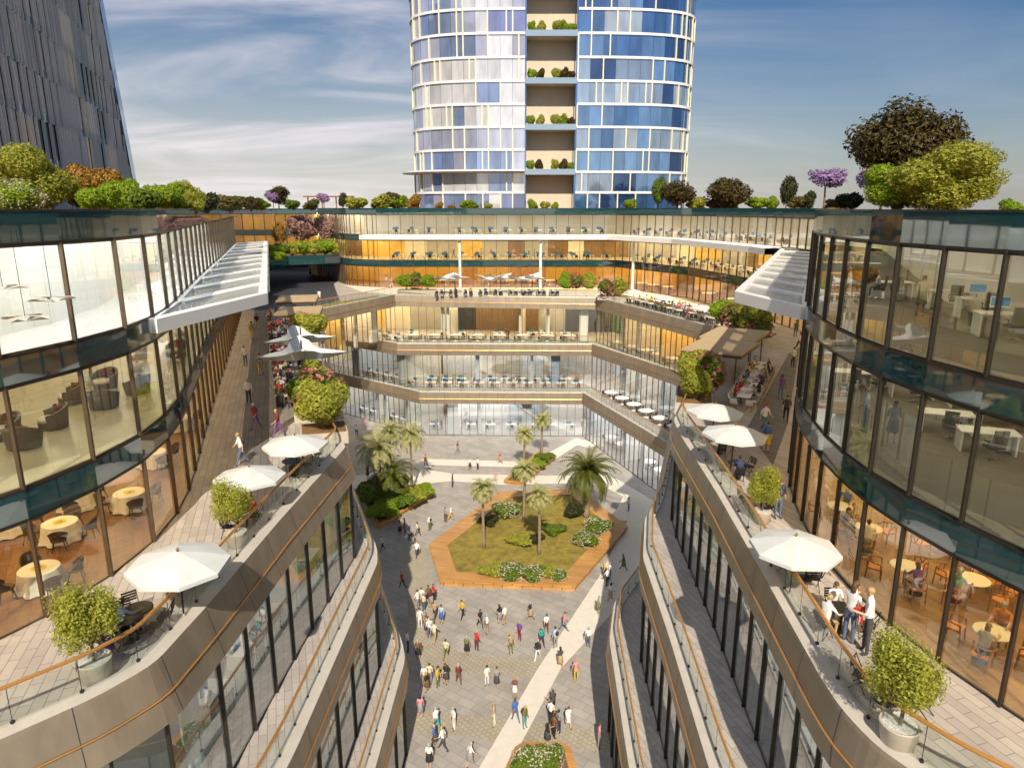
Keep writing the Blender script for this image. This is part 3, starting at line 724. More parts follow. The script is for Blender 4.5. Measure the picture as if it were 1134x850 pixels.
# ------------------------------------------------------------------ people
def rgb(name, c, rough=.8): 
    return mat(name, c, rough, var=.12, scale=9)
CLOTH = {'white': (.72, .71, .69), 'black': (.02, .02, .022), 'navy': (.025, .035, .10), 'red': (.50, .03, .03), 'teal': (.02, .32, .36), 'grey': (.26, .26, .27),
         'tan': (.40, .29, .17), 'brown': (.16, .08, .04), 'purple': (.17, .06, .28), 'pink': (.58, .25, .30), 'yellow': (.60, .42, .04), 'olive': (.15, .16, .06),
         'pale blue': (.36, .47, .62), 'blue': (.05, .13, .42), 'maroon': (.18, .025, .03), 'cream': (.62, .56, .42), 'denim': (.09, .14, .25), 'green': (.06, .22, .08), 'orange': (.60, .22, .04), 'charcoal': (.06, .06, .065)}
CM = {k: rgb(k.replace(' ', '_') + '_cloth', v) for k, v in CLOTH.items()}
SKIN = [rgb('fair_skin', (.56, .34, .24), .6), rgb('tanned_skin', (.42, .24, .15), .6), rgb('dark_skin', (.14, .075, .045), .6)]
HAIRC = {'dark': rgb('dark_hair', (.02, .014, .01), .6), 'brown': rgb('brown_hair', (.10, .05, .025), .6), 'fair': rgb('fair_hair', (.42, .28, .12), .6), 'grey': rgb('grey_hair', (.38, .36, .34), .6), 'red-capped': CM['red'], 'white-capped': CM['white']}
SHOE = rgb('dark_shoe', (.03, .025, .025), .5)
def person_mesh(name, pose, woman=False, skirt=False, sit=False, longhair=False, pack=False):
    """one skinned figure facing +Y, feet (or seat) at z = 0 ; slots: skin, top, legs, shoes, hair"""
    V = []; Ed = []; Rr = []; bone = []
    def add(p, r, par=None, lab=1):
        V.append(Vector(p)); Rr.append(r if isinstance(r, tuple) else (r, r)); i = len(V) - 1
        if par is not None: Ed.append((par, i)); bone.append((par, i, lab))
        return i
    hz = .52 if sit else .93
    lean = pose.get('lean', .03)
    sw = .175 if woman else .20
    pel = add((0, 0, hz), (.155, .115))
    wst = add((0, lean * .5, hz + .18), (.125 if woman else .145, .10), pel, 1)
    che = add((0, lean, hz + .38), (.155 if woman else .175, .12), wst, 1)
    nb = add((0, lean * 1.1, hz + .52), (.075, .07), che, 1)
    nk = add((0, lean * 1.3 + .01, hz + .585), (.052, .055), nb, 0)
    hd = add((0, lean * 1.5 + .03, hz + .67), (.078, .095), nk, 0)
    ht = add((0, lean * 1.5 + .015, hz + .75), (.07, .085), hd, 0)
    hands = []
    for s in (-1, 1):
        sh = add((s * sw, lean, hz + .45), .06, che, 1)
        up, fo, out = pose.get('arms', [(0, .3, .1), (0, .3, .1)])[0 if s < 0 else 1]   # swing of upper arm, forearm bend, spread
        u = Vector((s * math.sin(out), math.sin(up) * math.cos(out), -math.cos(up) * math.cos(out)))
        el = add(V[sh] + u * .28, .044, sh, 1 if pose.get('sleeve', True) else 0)
        f = Vector((s * math.sin(out) * .4, math.sin(up + fo), -math.cos(up + fo)))
        f.normalize()
        wr = add(V[el] + f * .24, .03, el, 0)
        ha = add(V[wr] + f * .075, (.036, .022), wr, 0)
        hands.append((V[ha].copy(), f, s))
        hip = add((s * .095, 0, hz - .05), .088, pel, 2)
        th, kn = pose.get('legs', [(0, 0), (0, 0)])[0 if s < 0 else 1]
        d = Vector((s * .02, math.sin(th), -math.cos(th)))
        ke = add(V[hip] + d * .42, .058, hip, 2)
        d2 = Vector((0, math.sin(th - kn), -math.cos(th - kn)))
        an = add(V[ke] + d2 * .40, .042, ke, 0 if skirt else 2)
        add(V[an] + Vector((s * .01, .03, -.03)), .04, an, 3)
        add(V[an] + Vector((s * .02, .14, -.035)), (.036, .026), len(V) - 1, 3)
    me = bpy.data.meshes.new(name); me.from_pydata([tuple(v) for v in V], Ed, [])
    o = bpy.data.objects.new(name, me); COL.objects.link(o)
    md = o.modifiers.new('skin', 'SKIN'); md.use_smooth_shade = True
    sv = me.skin_vertices[0].data if me.skin_vertices else None
    if sv is None:
        bm = bmesh.new(); bm.from_mesh(me); lay = bm.verts.layers.skin.verify(); bm.to_mesh(me); bm.free(); sv = me.skin_vertices[0].data
    for i, r in enumerate(Rr): sv[i].radius = r; sv[i].use_root = (i == 0)
    o.modifiers.new('sub', 'SUBSURF').levels = 1
    dg = bpy.context.evaluated_depsgraph_get()
    body = bpy.data.meshes.new_from_object(o.evaluated_get(dg)); bpy.data.objects.remove(o)
    b = MB()
    vs = [v.co.copy() for v in body.vertices]; head = V[hd]
    def label_of(c):
        best = (9, 1)
        for i, j, lab in bone:
            a, q = V[i], V[j]; d = q - a; t = max(0, min(1, (c - a).dot(d) / max(d.length_squared, 1e-6)))
            dist = (c - (a + d * t)).length - Rr[i][0] * .45
            if dist < best[0]: best = (dist, lab)
        return best[1]
    b.v = [tuple(v) for v in vs]
    for p in body.polygons:
        lab = label_of(p.center); c = p.center
        if lab == 0 and c.z > head.z - .05 and (c.z > head.z + .055 or c.y < head.y - .035): lab = 4
        if lab == 1 and c.z < hz + .02 and not skirt: lab = 2
        b.f.append(tuple(p.vertices)); b.m.append(lab)
    bpy.data.meshes.remove(body)
    # hair cap, nose, eyes
    b.ball((0, head.y - .018, head.z + .055), (.088, .098, .085), 4, 10, 6)
    if longhair: b.ball((0, head.y - .085, head.z - .06), (.085, .05, .17), 4, 8, 6)
    b.add([(-.016, head.y + .085, head.z - .02), (.016, head.y + .085, head.z - .02), (0, head.y + .12, head.z - .012), (0, head.y + .088, head.z + .03)], [(0, 1, 2), (1, 3, 2), (3, 0, 2)], 0)
    for s in (-1, 1): b.ball((s * .032, head.y + .084, head.z + .022), (.013, .008, .009), 4, 6, 4); b.ball((s * .08, head.y, head.z), (.012, .022, .03), 0, 6, 4)
    b.box((0, head.y + .086, head.z - .05), (.04, .01, .008), 1)
    for p, f, s in hands:
        side = f.cross(Vector((1, 0, 0))).normalized() if abs(f.x) < .9 else Vector((0, 1, 0))
        side = Vector((0, 1, 0)) - f * f.y; side.normalize()
        for k, ln in enumerate((.062, .075, .08, .07)):
            r0 = p + side * (.026 - .017 * k) - f * .01
            mid = r0 + f * (ln * .6); tip = mid + (f * .7 - Vector((s * .45, 0, 0))).normalized() * (ln * .5)
            b.tube([r0, mid, tip], [.0095, .009, .006], 5, 0)
        r0 = p + side * .03 - f * .05; b.tube([r0, r0 + side * .03 + f * .03, r0 + side * .035 + f * .06], [.011, .01, .007], 5, 0)
    if skirt:
        prof = [(.15, hz + .12), (.18, hz - .05), (.23, hz - .42), (.222, hz - .43), (.15, hz - .2)]
        b.lathe(prof, 14, (0, 0, 0), 2)
    if pack: b.ball((0, lean - .19, hz + .34), (.15, .10, .2), 3, 8, 6)
    me = b.mesh(name, [SKIN[0], CM['white'], CM['denim'], SHOE, HAIRC['dark']], True)
    z0 = min(v.co.z for v in me.vertices)
    if not sit:
        for v in me.vertices: v.co.z -= z0
    else:
        for v in me.vertices: v.co.z -= .40 - .0   # seat plane at z = 0
    return me
st = [(0, 0), (0, 0)]
POSE = {
    'standing': dict(legs=[(.03, .03), (-.03, .03)], arms=[(.05, .25, .12), (.0, .3, .12)]),
    'walking': dict(legs=[(.38, .12), (-.30, .30)], arms=[(-.35, .35, .1), (.35, .45, .1)], lean=.05),
    'striding': dict(legs=[(-.25, .45), (.42, .05)], arms=[(.4, .6, .1), (-.4, .3, .1)], lean=.06),
    'chatting': dict(legs=[(.0, .05), (.1, .1)], arms=[(.35, 1.5, .12), (.1, .6, .15)]),
    'waving': dict(legs=[(.05, .03), (-.08, .03)], arms=[(.05, .3, .12), (1.9, .9, .5)]),
    'phone in hand': dict(legs=[(.0, .0), (.05, .1)], arms=[(.5, 1.35, .08), (.55, 1.3, .08)], lean=.06),
    'seated': dict(legs=[(1.5, 1.45), (1.45, 1.5)], arms=[(.7, .7, .12), (.6, .8, .12)], lean=.08),
    'leaning': dict(legs=[(1.52, 1.5), (1.5, 1.3)], arms=[(.9, .5, .2), (.9, .6, .2)], lean=.16),
}
PM = {}
def pmesh(pose, woman, skirt, longhair, pack):
    key = (pose, woman, skirt, longhair, pack)
    if key not in PM: PM[key] = person_mesh('person', POSE[pose], woman, skirt, pose in ('seated', 'leaning'), longhair, pack)
    return PM[key]
pr = random.Random(21); USED = set()
def person(loc, rz, where, pose='standing', top=None, legs=None, hair=None, skirt=None, longhair=None, pack=False, group=None, sc=1.0, own=None):
    tops = list(CLOTH); legsl = ['black', 'denim', 'navy', 'tan', 'white', 'grey', 'charcoal', 'brown', 'olive', 'maroon']; hairs = ['dark', 'brown', 'fair', 'grey']
    for _ in range(400):
        t = top or pr.choices(tops, [9, 5, 4, 3, 2, 4, 3, 2, 2, 2, 2, 2, 4, 3, 2, 3, 2, 2, 2, 2])[0]; l = legs or pr.choice(legsl); h = hair or pr.choice(hairs)
        sk = pr.random() < .25 if skirt is None else skirt
        lh = (pr.random() < (.8 if sk else .3)) if longhair is None else longhair
        key = (t, l, h, sk, lh, pack, pose, where)
        if key not in USED or (top and legs and hair): break
    USED.add(key)
    wm = sk or lh
    me = pmesh(pose, wm, sk, lh, pack)
    o = link('person', me, None, loc, rz, sc * pr.uniform(.96, 1.04) * (.96 if wm else 1.02))
    for i, m in enumerate([pr.choices(SKIN, [6, 3, 1])[0], CM[t], CM[l], SHOE, HAIRC[h]]):
        o.material_slots[i].link = 'OBJECT'; o.material_slots[i].material = m
    hd = ('long-haired ' if lh and not sk else '') + (h if 'capped' in h else h + '-haired')
    lab = own or f"{hd} person, {t} top, {l} {'skirt' if sk else 'trousers'}{', backpack' if pack else ''}, {pose} {where}"
    if len(lab.replace('-', ' ').split()) > 15 and not own: lab = f"{hd} person, {t} top, {l} {'skirt' if sk else 'trousers'}, {where}"
    tag(o, lab, 'person', group)
    return o
# ------------------------------------------------------------------ plants
def leaf_cloud(n, size, rads, rng, shell=.55, lumps=0, squash=1.0, flat=.0, aspect=.5):
    """many leaf-sized faces spread through lumpy ellipsoids"""
    b = MB(); c0 = [((0, 0, 0), rads)]
    if lumps:
        for k in range(lumps):
            d = Vector((rng.gauss(0, 1), rng.gauss(0, 1), rng.gauss(0, .8))).normalized()
            f = rng.uniform(.45, .72); g = rng.uniform(.35, .55)
            c0.append(((d.x * rads[0] * f, d.y * rads[1] * f, d.z * rads[2] * f), (rads[0] * g, rads[1] * g, rads[2] * g)))
    if lumps: c0[0] = ((0, 0, 0), tuple(r * .72 for r in rads))
    wts = [r[0] * r[1] + r[0] * r[2] + r[1] * r[2] for _, r in c0]
    for _ in range(n):
        c, r = rng.choices(c0, wts)[0]
        d = Vector((rng.gauss(0, 1), rng.gauss(0, 1), rng.gauss(0, 1))).normalized()
        q = shell + (1.04 - shell) * rng.random() ** .6
        nz = 1 + .26 * noise.noise(Vector((d.x * 2.3 + rads[0], d.y * 2.3, d.z * 2.3 + c[0])))
        p = Vector((c[0] + d.x * r[0] * q * nz, c[1] + d.y * r[1] * q * nz, c[2] + d.z * r[2] * q * nz))
        nrm = (d + Vector((rng.gauss(0, .55), rng.gauss(0, .55), rng.gauss(0, .55) + flat))).normalized()
        u = nrm.orthogonal().normalized(); u = Quaternion(nrm, rng.uniform(0, 6.28)) @ u; w = nrm.cross(u)
        s = size * rng.uniform(.6, 1.3)
        b.add([p - u * s, p + w * s * aspect + nrm * s * .15, p + u * s, p - w * s * aspect + nrm * s * .15], [(0, 1, 2, 3)])
    return b
FOL = {}
def foliage(kind, var, n, size, rads, lumps=0, shell=.55, seed=0, flat=0.0, second=None):
    key = (kind, var, n, second)
    if key not in FOL:
        rng = random.Random(seed + 77)
        b = leaf_cloud(n, size, rads, rng, shell, lumps, flat=flat)
        ms = [LEAF[kind]]
        if second:
            c = leaf_cloud(int(n * (.10 if second == 'whitef' else .10)), size * (.8 if second == 'whitef' else 1), tuple(r * 1.03 for r in rads), rng, .9, 0)
            b.add(c.v, c.f, 1); ms.append(LEAF[second])
        FOL[key] = b.mesh('crown', ms)
    return FOL[key]
BUSHM = {}
def bush(name, label, loc, w, h, kind, group=None, detail=1, second=None, cat='shrub', var=0):
    """rounded shrub: crown on short stems, base at loc"""
    key = (kind, detail, second, var)
    if key not in BUSHM:
        n = {0: 900, 1: 3200, 2: 12000, 3: 26000}[detail]; s = {0: .13, 1: .065, 2: .031, 3: .020}[detail]
        BUSHM[key] = foliage(kind, (detail, var), n, s, (.5, .5, .5), 5 if detail else 3, .5, 3 + var, second=second)
        if 'stem' not in BUSHM:
            b = MB()
            for k in range(5):
                a = k * 1.26; b.tube([(0, 0, -.02), (.06 * math.cos(a), .06 * math.sin(a), .2), (.24 * math.cos(a), .24 * math.sin(a), .55)], [.035, .025, .012], 5)
            BUSHM['stem'] = b.mesh('stem', [M['bark']])
    t = thing(name, label, cat, loc, rnd.uniform(0, 6.28), group, (w, w, h))
    link('crown', BUSHM[key], t, (0, 0, .5)); link('stem', BUSHM['stem'], t)
    return t
TREEM = {}
def tree(name, label, loc, w, h, kind, trunk=.35, group=None, n=5000, size=.035, lumps=8, flat=.3, var=0, crown_h=None):
    key = (kind, n, var, lumps)
    if key not in TREEM: TREEM[key] = foliage(kind, ('t', var, lumps), n, size, (.5, .5, .5), lumps, .35, 17 + var, flat)
    t = thing(name, label, 'tree', loc, 0, group)
    ch = crown_h or h * (1 - trunk); cz = h - ch / 2
    c = link('crown', TREEM[key], t, (0, 0, cz), rnd.uniform(0, 6.28), (w, w, ch))
    b = MB(); r = max(.05, h * .022); rng = random.Random(var + int(w * 10))
    top = Vector((rng.uniform(-.1, .1) * w * .3, 0, cz - ch * .25))
    b.tube([(0, 0, -.05), (rng.uniform(-.05, .05), 0, top.z * .5), tuple(top)], [r * 1.35, r, r * .8], 8)
    for k in range(7):
        a = 2.4 * k + rng.random(); e = Vector((math.cos(a) * w * .33, math.sin(a) * w * .33, cz + ch * rng.uniform(-.1, .3)))
        m = top.lerp(e, .5) + Vector((0, 0, ch * .06)); b.tube([tuple(top), tuple(m), tuple(e)], [r * .6, r * .35, r * .12], 5)
    b.build('trunk', [M['bark']], t)
    return t
def frond(b, L, droop, n, wid, rng, up, az, base, mi=0):
    d = Vector((math.cos(az), math.sin(az), 0)); pts = []; p = Vector(base); ang = up
    for k in range(n + 1):
        pts.append(p.copy()); p = p + (d * math.cos(ang) + Vector((0, 0, 1)) * math.sin(ang)) * (L / n); ang -= droop / n * (1 + k / n)
    side = Vector((-d.y, d.x, 0))
    b.tube(pts, [.03 * L / 2.5 * (1 - .8 * k / n) for k in range(n + 1)], 4, mi, False)
    for k in range(1, n + 1):
        for s in (-1, 1):
            for hlf in (0, .5):
                t = pts[k - 1].lerp(pts[k], hlf); f = (k - 1 + hlf) / n; l = wid * math.sin(PI * min(1, .12 + f * .86)) ** .6 * rng.uniform(.85, 1.1)
                dirv = (pts[k] - pts[k - 1]).normalized()
                tip = t + side * s * l * .85 + dirv * l * .5 + Vector((0, 0, -.28 * l))
                w = dirv * (.045 * L / 2.5 + .02)
                b.add([t - w, t + w, tip], [(0, 1, 2)], mi)
PALM = {}
def palm(name, label, loc, h, kind, nf, L, group=None, seed=0, trunk_r=.16, wid=.5, sc=1.0, rz=0):
    rng = random.Random(seed + 5)
    key = (kind, nf, L)
    if key not in PALM:
        b = MB()
        for k in range(nf):
            f = (k + .5) / nf
            frond(b, L * rng.uniform(.85, 1.1), rng.uniform(1.1, 1.7), 9, wid, rng, 1.45 - 1.9 * f, k * 2.4 + rng.uniform(-.2, .2), (0, 0, 0))
        PALM[key] = b.mesh('crown', [LEAF[kind]])
    t = thing(name, label, 'palm', loc, rz, group)
    b = MB(); pts = []; rs = []
    for k in range(9):
        f = k / 8; pts.append((.12 * math.sin(f * 2 + seed) * f, .08 * math.sin(f * 3 + seed) * f, h * f - .05)); rs.append(trunk_r * (1.25 - .4 * f + (.12 if k % 2 else 0)))
    b.tube(pts, rs, 9); b.build('trunk', [M['palm_bark']], t, True)
    link('crown', PALM[key], t, (pts[-1][0], pts[-1][1], h), seed, sc)
    return t
# ------------------------------------------------------------------ furniture (each kind built once)
def part(t, name, b, mats, smooth=False): return b.build(name, mats if isinstance(mats, list) else [mats], t, smooth)
def proto(name, cat): return thing(name, '', cat)
def mk_folding_chair():
    t = proto('folding_chair', 'chair')
    b = MB()
    for k in range(5): b.box((0, -.16 + .08 * k, .45), (.42, .065, .018))
    part(t, 'seat', b, M['metal_black'])
    b = MB()
    for k in range(4): b.box((0, -.235 - .012 * k, .6 + .085 * k), (.42, .015, .06))
    part(t, 'backrest', b, M['metal_black'])
    for s in (-1, 1):
        b = MB(); b.bar((s * .215, -.27, .9), (s * .215, .2, 0), .022); part(t, 'leg', b, M['metal_black'])
        b = MB(); b.bar((s * .195, .2, .45), (s * .195, -.24, 0), .022); part(t, 'leg', b, M['metal_black'])
    return Proto(t)
def mk_shell_chair():
    t = proto('shell_chair', 'chair')
    b = MB(); b.add([(-.22, .2, .46), (.22, .2, .46), (.24, -.1, .43), (-.24, -.1, .43), (.25, -.24, .6), (-.25, -.24, .6), (.2, -.3, .84), (-.2, -.3, .84)], [(0, 1, 2, 3), (3, 2, 4, 5), (5, 4, 6, 7)])
    b.add([(-.22, .2, .44), (.22, .2, .44), (.24, -.12, .41), (-.24, -.12, .41), (.25, -.26, .59), (-.25, -.26, .59), (.2, -.32, .84), (-.2, -.32, .84)], [(3, 2, 1, 0), (5, 4, 2, 3), (7, 6, 4, 5)])
    part(t, 'seat', b, M['white'])
    for sx in (-1, 1):
        for sy in (-1, 1): b = MB(); b.bar((sx * .1, sy * .08 - .02, .43), (sx * .22, sy * .2 - .02, 0), .03); part(t, 'leg', b, M['wood'])
    return Proto(t)
def mk_cafe_chair():
    t = proto('cafe_armchair', 'chair')
    b = MB(); b.box((0, 0, .45), (.5, .46, .07)); part(t, 'seat', b, M['seat_orange'])
    b = MB(); pts = []
    for k in range(9):
        a = PI + PI * k / 8; pts.append((.30 * math.cos(a), .02 + .30 * math.sin(a), .70 + .05 * math.sin(PI * k / 8)))
    pts = [(-.3, .2, .68)] + pts + [(.3, .2, .68)]
    b.tube(pts, .024, 6); b.bar((0, -.26, .48), (-.12, -.27, .74), .03); b.bar((0, -.26, .48), (.12, -.27, .74), .03); part(t, 'backrest', b, M['wood'], True)
    for s in (-1, 1):
        b = MB(); b.bar((s * .29, .19, .69), (s * .25, .24, 0), .035); part(t, 'leg', b, M['wood'])
        b = MB(); b.bar((s * .24, -.2, .72), (s * .22, -.27, 0), .035); part(t, 'leg', b, M['wood'])
    return Proto(t)
def mk_tub_chair():
    t = proto('wicker_chair', 'chair')
    b = MB(); n = 9; a0 = []; a1 = []
    for k in range(n + 1):
        a = PI * .92 + PI * 1.16 * k / n; hh = .55 + .32 * math.sin(PI * k / n)
        a0.append((.24 * math.cos(a), .24 * math.sin(a), .40)); a1.append((.33 * math.cos(a), .33 * math.sin(a), hh))
    b.strip(a0, a1); b.strip([(p[0] * .9, p[1] * .9, p[2]) for p in a1], [(p[0] * .9, p[1] * .9, p[2]) for p in a0]); b.strip(a1, [(p[0] * .9, p[1] * .9, p[2]) for p in a1])
    part(t, 'backrest', b, M['wicker_dark'])
    b = MB(); b.lathe([(.26, .39), (.28, .43), (.26, .47), (.0, .48)], 12); part(t, 'seat', b, M['wicker_dark'])
    for sx in (-1, 1):
        for sy in (-1, 1): b = MB(); b.bar((sx * .16, sy * .16, .4), (sx * .24, sy * .24, 0), .025); part(t, 'leg', b, M['metal_black'])
    return Proto(t)
def mk_lounge_chair():
    t = proto('lounge_armchair', 'armchair')
    b = MB(); n = 14; out0 = []; out1 = []; in1 = []; in0 = []
    for k in range(n + 1):
        a = PI * .86 + PI * 1.28 * k / n; hh = .60 + .28 * math.sin(PI * k / n) ** 1.5
        out0.append((.50 * math.cos(a), .46 * math.sin(a), .05)); out1.append((.60 * math.cos(a), .55 * math.sin(a), hh)); in1.append((.51 * math.cos(a), .46 * math.sin(a), hh)); in0.append((.44 * math.cos(a), .40 * math.sin(a), .3))
    b.strip(out0, out1); b.strip(out1, in1); b.strip(in1, in0)
    b.strip([out0[0], out1[0]], [in0[0], in1[0]]); b.strip([in0[-1], in1[-1]], [out0[-1], out1[-1]])
    b.lathe([(.46, .05), (.48, .28), (.0, .29)], 16)
    part(t, 'frame', b, M['wicker'])
    b = MB(); b.lathe([(.40, .28), (.43, .34), (.42, .41), (.36, .44), (0, .45)], 16, (0, .04, 0)); part(t, 'seat_cushion', b, M['cushion'], True)
    b = MB(); b.box((0, 0, 0), (.5, .16, .42), 0, 0, Matrix.Translation((.0, -.30, .62)) @ Matrix.Rotation(-.3, 4, 'X')); b.box((0, 0, 0), (.42, .12, .4), 0, 0, Matrix.Translation((.05, -.2, .62)) @ Matrix.Rotation(-.35, 4, 'X') @ Matrix.Rotation(.6, 4, 'Y')); part(t, 'back_cushion', b, M['cushion_red'])
    return Proto(t)
def mk_office_chair():
    t = proto('office_chair', 'chair')
    b = MB(); b.box((0, 0, .48), (.48, .46, .09)); part(t, 'seat', b, M['chair_black'])
    b = MB(); b.box((0, 0, 0), (.46, .07, .56), 0, 0, Matrix.Translation((0, -.26, .84)) @ Matrix.Rotation(.12, 4, 'X')); part(t, 'backrest', b, M['chair_grey'])
    b = MB(); b.tube([(0, 0, .08), (0, 0, .45)], .03, 8); 
    for k in range(5): a = k * 1.257; b.bar((0, 0, .1), (.3 * math.cos(a), .3 * math.sin(a), .05), .035)
    part(t, 'base', b, M['chrome'])
    for s in (-1, 1): b = MB(); b.bar((s * .27, -.12, .5), (s * .27, -.12, .68), .03); b.box((s * .27, -.02, .69), (.05, .26, .03)); part(t, 'armrest', b, M['chair_black'])
    return Proto(t)
def mk_bistro_table():
    t = proto('bistro_table', 'table')
    b = MB(); b.lathe([(.44, .72), (.46, .735), (.46, .755), (.44, .765), (0, .765)], 24); part(t, 'tabletop', b, M['metal_black'])
    b = MB(); b.lathe([(.26, 0), (.26, .02), (.05, .05), (.035, .1), (.035, .72)], 14); part(t, 'pedestal', b, M['metal_black'])
    return Proto(t)
def mk_cafe_table():
    t = proto('cafe_table', 'table')
    b = MB(); b.lathe([(.50, .72), (.52, .74), (.50, .76), (0, .76)], 24); part(t, 'tabletop', b, M['offwhite'])
    b = MB(); b.lathe([(.28, 0), (.28, .02), (.05, .05), (.04, .1), (.04, .72)], 14); part(t, 'pedestal', b, M['wood'])
    return Proto(t)
def mk_cloth_table():
    t = proto('dining_table', 'table')
    b = MB(); n = 48; rings = []
    for z, r, wv in ((.76, .0, 0), (.76, .62, 0), (.745, .65, 0), (.5, .69, .035), (.2, .74, .06), (.04, .80, .08)):
        rings.append([((r + wv * math.sin(9 * 2 * PI * k / n)) * math.cos(2 * PI * k / n), (r + wv * math.sin(9 * 2 * PI * k / n)) * math.sin(2 * PI * k / n), z) for k in range(n + 1)])
    for i in range(len(rings) - 1): b.strip(rings[i + 1], rings[i])
    part(t, 'tablecloth', b, M['cloth'], True)
    b = MB(); b.lathe([(.2, .762), (.24, .775), (.1, .78), (.08, .82), (0, .83)], 20); part(t, 'centrepiece', b, M['plate'])
    b = MB(); b.lathe([(.3, 0), (.3, .03), (.05, .06), (.05, .74)], 12); part(t, 'pedestal', b, M['metal_black'])
    return Proto(t)
def mk_umbrella(r=1.55, h=2.55):
    t = proto('parasol', 'umbrella')
    b = MB(); n = 8; top = (0, 0, h); rim = [(r * math.cos(2 * PI * k / n), r * math.sin(2 * PI * k / n), h - .46) for k in range(n)]
    mid = [(r * .52 * math.cos(2 * PI * k / n), r * .52 * math.sin(2 * PI * k / n), h - .20) for k in range(n)]
    low = [(p[0] * 1.005, p[1] * 1.005, p[2] - .13) for p in rim]
    vs = [top] + mid + rim + low; fs = []
    for k in range(n):
        j = (k + 1) % n
        fs += [(0, 1 + k, 1 + j), (1 + k, 1 + n + k, 1 + n + j, 1 + j), (1 + n + k, 1 + 2 * n + k, 1 + 2 * n + j, 1 + n + j)]
    b.add(vs, fs); b.add([(p[0], p[1], p[2] - .02) for p in vs[:1 + 2 * n]], [tuple(reversed(f)) for k in range(n) for f in ((0, 1 + k, 1 + (k + 1) % n), (1 + k, 1 + n + k, 1 + n + (k + 1) % n, 1 + (k + 1) % n))])
    part(t, 'canopy', b, M['canvas'])
    b = MB(); b.tube([(0, 0, .05), (0, 0, h + .08)], .03, 8); part(t, 'pole', b, M['metal_black'])
    b = MB()
    for k in range(n): b.bar((0, 0, h - .05), (rim[k][0] * .98, rim[k][1] * .98, rim[k][2] - .04), .02); b.bar((0, 0, h - .75), (mid[k][0], mid[k][1], mid[k][2] - .05), .018)
    part(t, 'rib', b, M['metal_black'])
    b = MB(); b.lathe([(.3, 0), (.3, .05), (.06, .09), (.05, .25)], 14); part(t, 'base', b, M['concrete'])
    b = MB(); b.ball((0, 0, h + .08), .05); part(t, 'finial', b, M['wood'])
    return Proto(t)
def mk_sail(w=4.2, h=3.4):
    t = proto('star_sail', 'sail')
    b = MB(); n = 20; rings = []
    for rr, zz in ((.04, .15), (.3, -.2), (.62, -.42), (1.0, 0)):
        row = []
        for k in range(n + 1):
            a = 2 * PI * k / n; q = abs((a / (PI / 2)) % 1 - .5) * 2   # 1 at tips, 0 between
            rad = w / 2 * rr * (1 - (1 - q ** 1.3) * .58 * rr); tipz = (.55 if int(round(a / (PI / 2))) % 2 else -.25) * q * rr ** 2
            row.append((rad * math.cos(a), rad * math.sin(a), h - .35 + zz + tipz))
        rings.append(row)
    for i in range(3): b.strip(rings[i], rings[i + 1])
    for i in range(3): b.strip([(p[0], p[1], p[2] - .02) for p in rings[i + 1]], [(p[0], p[1], p[2] - .02) for p in rings[i]])
    part(t, 'canvas', b, M['canvas'], True)
    b = MB(); b.tube([(0, 0, 0), (0, 0, h + .35)], [.07, .05], 8); part(t, 'mast', b, M['frame'])
    b = MB()
    for k in range(4):
        a = PI / 2 * k; b.tube([(w / 2 * math.cos(a), w / 2 * math.sin(a), h - .35 + (.55 if k % 2 else -.25)), (w * .3 * math.cos(a), w * .3 * math.sin(a), .05)], .012, 4)
    part(t, 'guy_rope', b, M['metal_black'])
    return Proto(t)
def mk_awning(w=4.5, d=5.8, h=2.5):
    t = proto('awning', 'awning')
    b = MB(); b.box((0, 0, h), (w, d, .2)); b.box((0, -d / 2 + .02, h - .14), (w, .05, .2), 1); b.box((0, d / 2 - .02, h - .14), (w, .05, .2), 1); b.box((-w / 2 + .02, 0, h - .14), (.05, d - .1, .2), 1); b.box((w / 2 - .02, 0, h - .14), (.05, d - .1, .2), 1)
    part(t, 'canopy', b, [M['awning'], M['frame_brown']])
    for sx in (-1, 1):
        for sy in (-1, 1): b = MB(); b.box((sx * (w / 2 - .5), sy * (d / 2 - .6), h / 2), (.08, .08, h)); part(t, 'post', b, M['frame_brown'])
    return Proto(t)
def mk_pot_tree(h=2.5, w=1.9, seed=0, kind='lime', n=10500, size=.046):
    t = proto('potted_tree', 'tree')
    b = MB(); b.lathe([(.30, 0), (.38, .05), (.46, .62), (.48, .66), (.43, .67), (.42, .58), (0, .58)], 28); part(t, 'pot', b, M['pot'], True)
    b = MB(); b.lathe([(.42, .595), (.2, .615), (0, .62)], 16); part(t, 'pebbles', b, M['pebbles'])
    b = MB(); b.tube([(0, 0, .5), (.02, .01, .9), (0, .03, 1.3), (.03, 0, 1.8)], [.05, .045, .04, .02], 7)
    for k in range(6): a = k * 1.05; b.tube([(0, .02, 1.05), (.25 * math.cos(a), .25 * math.sin(a), 1.4), (.6 * math.cos(a), .6 * math.sin(a), 1.7)], [.03, .02, .01], 5)
    part(t, 'trunk', b, M['bark'])
    me = leaf_cloud(n, size, (w / 2, w / 2, h * .36), random.Random(seed), .3, 16).mesh('crown', [LEAF[kind]])
    link('crown', me, t, (0, 0, h - h * .36))
    return Proto(t)
def mk_desk():
    t = proto('office_desk', 'desk')
    b = MB(); b.box((0, 0, .73), (1.7, .85, .04)); part(t, 'desktop', b, M['desk'])
    for s in (-1, 1): b = MB(); b.box((s * .78, 0, .355), (.06, .75, .71)); part(t, 'leg', b, M['desk'])
    b = MB(); b.box((.45, .1, .38), (.42, .5, .5)); part(t, 'drawer_unit', b, M['bluewall'])
    return Proto(t)
